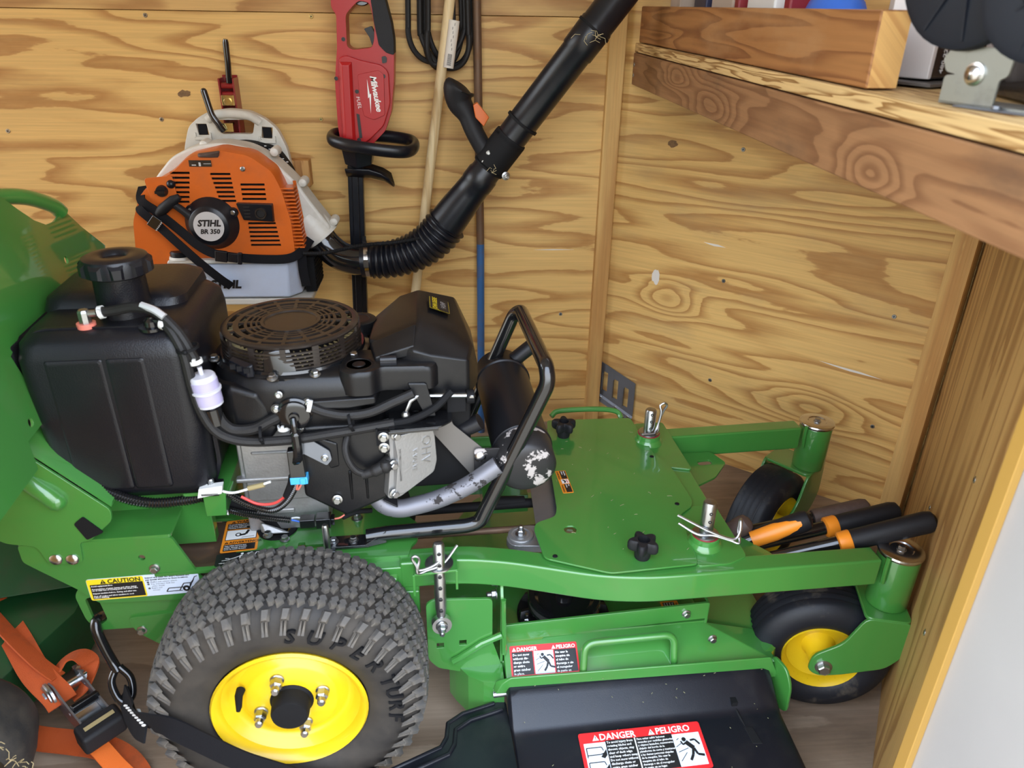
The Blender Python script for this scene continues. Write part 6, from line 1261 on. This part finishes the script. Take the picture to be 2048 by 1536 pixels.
b = MB(); b.hull([(-.268, 1.958, .80), (-.230, 1.958, .80), (-.268, 1.985, .80), (-.23, 1.985, .80), (-.288, 1.958, .30), (-.250, 1.958, .30), (-.288, 1.985, .30), (-.25, 1.985, .30)]); b.hull([(-.258, 1.952, .79), (-.241, 1.952, .79), (-.258, 1.965, .79), (-.241, 1.965, .79), (-.279, 1.952, .30), (-.262, 1.952, .30), (-.279, 1.965, .30), (-.262, 1.965, .30)]); hb_(b, 'blade_sheath', 'black_plastic', bevel=.0025)

# ------------------------------------------------------------------ poles and cable on the wall
b = MB(); b.cyl((-.183, 1.985, .0), (.060, 2.005, 1.60), .0125, n=20); PO = b.build('wooden_pole', 'ash_pole', sharp=60); tag(PO, 'long pale wooden broom pole leaning against the back wall', 'pole')
b = MB(); b.cyl((-.012, 1.9875, 1.026), (.005, 1.9891, 1.130), .0130, n=20); b.build('paper_band', 'worn_white', PO)
b = MB(); Mt = frame_from((-.012, 1.9745, 1.030), (.16, 0, 1), (-1, 0, .16))
for k in range(12): rect(b, Mt, .002 + k * .0022, -.006, .0032 + k * .0022, .004, 0, 0)

for k in range(7): rect(b, Mt, .036 + k * .009, -.004 + (k % 3) * .002, .042 + k * .009, -.003 + (k % 3) * .002, 0, 0)
b.build('band_print', 'ink', PO)
SP = thing('steel_pole', 'thin rusty steel pole with a blue painted lower half', 'pole', (.066, 2.02, 0))
b = MB(); b.cyl((0, 0, .58), (-.012, .010, 1.60), .0105, n=18); b.build('upper_rod', 'rusty_steel', SP)
b = MB(); b.cyl((.0, -.02, .0), (0, 0, .58), .0105, n=18); b.build('lower_rod', 'blue_paint', SP)
CB = thing('coiled_cable', 'black rubber cable hung in loops beside the wooden pole', 'cable', (-.035, 2.03, 1.03))
for i, (cx, rx, zb, yy, tilt) in enumerate(((-.038, .068, 1.035, 2.030, 4), (-.020, .058, 1.022, 2.018, -6), (-.022, .045, 1.020, 2.036, 3), (-.028, .030, 1.030, 2.010, 6), (-.008, .052, 1.028, 2.038, -3))):
    pts = []
    for k in range(25):
        a = PI + PI * k / 24; pts.append((cx + rx * math.cos(a) + math.sin(a) * .01 * tilt / 4, yy + .004 * math.sin(3 * a), zb + .085 + .085 * math.sin(a)))
    pts = [(pts[0][0] + .03 * .5, yy, 1.36)] + [(pts[0][0] + .004, yy, 1.22)] + pts + [(pts[-1][0] - .004, yy, 1.22), (pts[-1][0] - .03, yy, 1.36)]
    q = MB(); q.tube([(p[0] + .035, p[1] - 2.03, p[2] - 1.03) for p in catmull(pts, 3)], .0068, 10); q.build('cable_loop', 'hose_black', CB)
# ------------------------------------------------------------------ green machine at the left edge
SM = thing('second_green_machine', 'dark green machine part with a muddy black tyre at the bottom left', 'machine', (-.85, 1.0, 0), R(3.7)); 
def mloc(p):
    a = R(3.7); w = Vector((-.26 + p[0] * math.cos(a) - p[1] * math.sin(a), .807 + p[0] * math.sin(a) + p[1] * math.cos(a), p[2]))
    d = w - Vector((-.85, 1.0, 0)); return Vector((d.x * math.cos(a) + d.y * math.sin(a), -d.x * math.sin(a) + d.y * math.cos(a), d.z))
def ml_(b): b.v = [tuple(mloc(Vector(p))) for p in b.v]; return b
b = MB(); b.hull([(-.445, .36, .02), (-.49, .31, .02), (-.60, .07, .02), (-.445, .36, .13), (-.49, .31, .10), (-.60, .07, .10), (-.75, .05, .02), (-.75, .05, .14), (-.75, .6, .02), (-.75, .6, .16), (-.43, .60, .02), (-.43, .60, .16)]); ml_(b).build('deck_shell', 'dark_green', SM, bevel=.003)
b = MB(); b.hull([(-.47, .33, .06), (-.60, .05, .06), (-.47, .33, .095), (-.60, .05, .095), (-.485, .34, .06), (-.615, .06, .06), (-.485, .34, .095), (-.615, .06, .095)]); ml_(b).build('side_rail', 'green', SM, bevel=.002)
b = MB(); b.hull([(-.42, .40, .16), (-.75, .30, .20), (-.42, .60, .26), (-.75, .60, .42), (-.42, .60, .16), (-.75, .60, .16)]); ml_(b).build('sloped_guard', 'dark_green', SM, bevel=.003)
b = MB(); b.hull([(-.39, .62, .16), (-.75, .60, .16), (-.39, .62, .40), (-.75, .6, .55), (-.39, .63, .16), (-.75, .61, .16), (-.39, .63, .4), (-.75, .61, .55)]); ml_(b).build('rear_guard', 'dark_green', SM)
b = MB(); b.ring((-.520, .04, .110), (-.25, 1, 0), [(.0, .06), (-.02, .075), (-.028, .088), (-.020, .102), (.0, .109), (.045, .112), (.09, .109), (.105, .10), (.11, .08), (.09, .06)], 40); ml_(b).build('tyre', 'rubber', SM, sharp=60)
b = MB(); b.lathe((-.520, .04, .110), (-.25, 1, 0), [(.0, .062), (.03, .055), (.03, 0)], 30); ml_(b).build('rim', 'yellow', SM)
o = MB()
for k in range(60):
    a = random.uniform(-.5, 2.2); r_ = random.uniform(.085, .112); p = Vector((-.50 + r_ * math.cos(a), .035 - random.uniform(0, .02), .115 + r_ * math.sin(a))); q = p + Vector((random.uniform(-.015, .015), random.uniform(-.008, .004), random.uniform(-.015, .015))); o.tube([p, (p + q) / 2 + Vector((.003, 0, .003)), q], .0006, 4)
s_ = ml_(o).build('straw', 'dry_straw', SM); s_['kind'] = 'stuff'

# ------------------------------------------------------------------ orange ratchet strap
def mw(p): a = R(3.7); return Vector((-.26 + p[0] * math.cos(a) - p[1] * math.sin(a), .807 + p[0] * math.sin(a) + p[1] * math.cos(a), p[2]))
RS = thing('ratchet_strap', 'orange webbing ratchet strap with a black handled steel ratchet', 'ratchet strap', tuple(mw((-.38, .16, 0))), R(3.7)); RSo = Vector((-.38, .16, 0))
def rs_(b, name, m, **k): b.v = [tuple(Vector(p) - RSo) for p in b.v]; return b.build(name, m, RS, **k)
b = MB(); p_ = catmull([(-.70, .46, .22), (-.60, .385, .155), (-.525, .300, .135), (-.465, .225, .122), (-.420, .185, .108), (-.405, .170, .100)], 6); b.strap(p_, [Vector((.35, -.45, 1))] * len(p_), .046, .003); rs_(b, 'long_webbing', 'webbing_orange')
b = MB(); p_ = catmull([(-.70, .43, .235), (-.60, .36, .170), (-.52, .285, .150), (-.460, .235, .132), (-.425, .215, .115)], 6); b.strap(p_, [Vector((.75, .15, 1))] * len(p_), .030, .003); rs_(b, 'folded_webbing', 'webbing_orange')
b = MB(); p_ = catmull([(-.445, .225, .100), (-.425, .250, .120), (-.400, .252, .126), (-.380, .235, .115), (-.385, .205, .095), (-.40, .190, .088)], 6); b.strap(p_, [Vector((-.3, .3, 1)), ] * len(p_), .032, .003); rs_(b, 'spool_webbing', 'webbing_orange')
b = MB(); p_ = catmull([(-.53, .20, .012), (-.462, .172, .020), (-.40, .152, .026), (-.345, .135, .026), (-.300, .108, .020), (-.268, .070, .010), (-.255, .03, .004)], 6); b.strap(p_, [Vector((.05, -.2, 1)), ] * len(p_), .042, .003); rs_(b, 'floor_webbing', 'webbing_orange')
b = MB(); p_ = catmull([(-.365, .135, .062), (-.340, .115, .052), (-.310, .088, .040), (-.285, .068, .030)], 6); b.strap(p_, [Vector((.3, -.2, 1)), ] * len(p_), .030, .003); rs_(b, 'webbing_tail', 'webbing_bright')
# ratchet: axis from spool to handle
A0 = Vector((-.412, .205, .095)); A1 = Vector((-.325, .112, .092)); ad = (A1 - A0).normalized(); sd = Vector((.72, .69, .0)).normalized(); upv = Vector((0, 0, 1))
def rp(t, s, h): return A0 + ad * t + sd * s + upv * h
for s in (-.020, .024):
    b = MB(); pts = [(-.018, .0), (-.014, .022), (.01, .030), (.05, .022), (.110, .018), (.112, -.012), (.05, -.022), (.0, -.020)]
    b.add([rp(t, s - .0015, h) for t, h in pts] + [rp(t, s + .0015, h) for t, h in pts], [tuple(range(7, -1, -1)), tuple(range(8, 16))] + [(i, (i + 1) % 8, 8 + (i + 1) % 8, 8 + i) for i in range(8)]); rs_(b, 'side_plate', 'strip_steel')
b = MB(); b.cyl(rp(0, -.034, .006), rp(0, .036, .006), .009, n=18); rs_(b, 'spool', 'bright_steel')
b = MB(); b.lathe(rp(0, -.024, .006), -sd, [(0, .024), (.004, .024), (.006, .021), (.008, .021), (.009, .018), (.006, .016), (.006, 0)], 26)
for k in range(14): a = 2 * PI * k / 14; b.box((0, 0, 0), (.006, .006, .005), 0, Matrix.Translation(rp(0, .026, .006)) @ Matrix.Rotation(a, 4, sd) @ Matrix.Translation((0, 0, .023)))
rs_(b, 'ratchet_wheel', 'zinc')
b = MB(); b.lathe(rp(0, -.033, .006), -sd, [(0, .013), (.003, .012), (.003, 0)], 8); rs_(b, 'spool_end', 'strip_steel')
b = MB(); b.hull([rp(t, s, h) for t, h in ((.102, -.018), (.102, .020), (.140, -.020), (.138, .014)) for s in (-.034, .036)]); rs_(b, 'grip', 'grip_black', bevel=.007, seg=3)
b = MB(); b.hull([rp(t, s, h) for t, h in ((.060, .012), (.062, .024), (.076, .016), (.074, .028)) for s in (-.018, .026)]); rs_(b, 'pawl', 'gloss_black', bevel=.002)
b = MB(); b.hull([rp(t, s, h) for t, h in ((.117, .0178), (.124, .0168), (.117, .0188), (.124, .0178)) for s in (-.022, .026)]); rs_(b, 'grip_badge', 'dull_gold')
b = MB(); b.hull([rp(t, s, h) for t, h in ((.045, -.010), (.10, -.012), (.045, -.006), (.10, -.008)) for s in (-.018, .022)]); b.cyl(rp(.062, -.022, .005), rp(.062, .026, .005), .004, n=10); rs_(b, 'cross_plate', 'zinc')

# ------------------------------------------------------------------ black tie-down with coated hook
TD = thing('tie_down_strap', 'black tie-down strap hooked to the frame and crossing the big tyre', 'tie-down strap', tuple(mw((-.26, .10, 0))), R(3.7)); TDo = Vector((-.26, .10, 0))
def td_(b, name, m, **k): b.v = [tuple(Vector(p) - TDo) for p in b.v]; return b.build(name, m, TD, **k)
b = MB(); b.tube(catmull([(-.318, .195, .262), (-.316, .176, .272), (-.314, .163, .262), (-.306, .155, .232), (-.298, .150, .205), (-.290, .142, .190)], 6), .0082, 14); b.tube(catmull([(-.292, .146, .196), (-.298, .130, .180), (-.288, .115, .160), (-.276, .112, .152), (-.268, .122, .158), (-.272, .138, .178), (-.288, .146, .196)], 5), .0062, 12); td_(b, 'hook', 'gloss_black')
b = MB(); p_ = catmull([(-.278, .115, .165), (-.260, .088, .170), (-.240, .060, .180), (-.222, .034, .200), (-.198, .006, .222), (-.164, -.012, .228), (-.128, -.016, .199), (-.078, -.018, .153), (-.024, -.018, .115), (.05, -.018, .065), (.10, -.018, .035)], 7)
n_ = len(p_); ups = [Vector((-.45, -.75, .35)).lerp(Vector((0, -1, .12)), min(1, i / (n_ * .45))) for i in range(n_)]; b.strap(p_, ups, .036, .003); td_(b, 'webbing', 'webbing_black')
b = MB(); p_ = catmull([(-.280, .120, .164), (-.265, .090, .160), (-.247, .060, .165), (-.230, .034, .180), (-.208, .008, .200)], 6); b.strap(p_, [Vector((-.75, -.5, .55))] * len(p_), .030, .003); td_(b, 'folded_webbing', 'webbing_black')
b = MB()
for k in range(9):
    t = k / 8; p = Vector((-.262, .090, .170)).lerp(Vector((-.205, .012, .212)), t) + Vector((-.003, -.004, .003)); b.ball(p, .0026, 8, sc=(1.3, .6, .8))
td_(b, 'stitching', 'white')
b = MB(); b.hull([(-.245, .075, .172), (-.240, .075, .175), (-.226, .045, .165), (-.221, .045, .167), (-.245, .076, .175), (-.223, .046, .169)]); td_(b, 'care_tag', 'white')

# ------------------------------------------------------------------ garden tools stuffed behind the caster arm
def lopper(name, label, cat, handles, group=None):
    base = Vector(handles[0][0]); T = thing(name, label, cat, tuple(mw(base) * 1.0), R(3.7), group)
    T.location = mw(Vector((base.x, base.y, .0)))
    off = Vector((base.x, base.y, 0))
    for (s_, e_, grip, style) in handles:
        s_, e_ = Vector(s_), Vector(e_); d = (e_ - s_).normalized(); Lg = (e_ - s_).length
        b = MB(); b.tube([s_ - off, s_ + d * (Lg - grip + .01) - off], .0125, 14, flat=(1, .8)); b.build('handle_bar', 'gloss_black', T)
        g0 = s_ + d * (Lg - grip)
        b = MB(); b.lathe(g0 - off, d, [(0, .0155), (.004, .0175), (grip * .6, .0185), (grip - .016, .0190), (grip - .006, .0165), (grip - .001, .009), (grip, 0)], 22); b.build('grip', 'grip_brown' if style == 'brown' else 'grip_black', T)
        if style == 'ring':
            b = MB(); b.lathe(g0 - off, d, [(-.006, .0150), (-.004, .0185), (.014, .0190), (.016, .0180)], 22); b.build('grip_collar', 'grip_orange', T)
            lo_ = Vector((0, 0, -1)); b = MB(); b.tube([g0 + d * .012 + lo_ * .0128 - off, g0 + d * (grip - .012) + lo_ * .0132 - off], .0075, 10, flat=(1, 1)); b.build('grip_stripe', 'grip_orange', T)
        if style == 'face':
            vw = Vector((-.35, -.75, .45)); vw = (vw - d * vw.dot(d)).normalized(); b = MB(); b.tube([g0 - d * .004 + vw * .0055 - off, g0 + d * (grip * .35) + vw * .0065 - off, g0 + d * (grip - .020) + vw * .0065 - off], lambda i, N: (.0150, .0158, .0125)[i], 18); b.build('grip_face', 'grip_orange', T)
    return T
lopper('lopper', 'lopper whose two black grips have orange collars, resting over the caster cap', 'lopper',
       [((.74, .175, .270), (1.064, .104, .404), .155, 'ring'), ((.74, .215, .275), (1.075, .205, .350), .135, 'ring')])
lopper('lopper', 'lopper with a short orange faced grip beside the star knob end of the cover', 'lopper', [((.70, .21, .270), (.888, .180, .366), .105, 'face')])
lopper('hedge_shears', 'old shears with worn brown grips wedged behind the loppers', 'shears', [((.70, .235, .250), (.792, .212, .345), .075, 'brown'), ((.70, .285, .240), (1.058, .262, .318), .11, 'brown')])
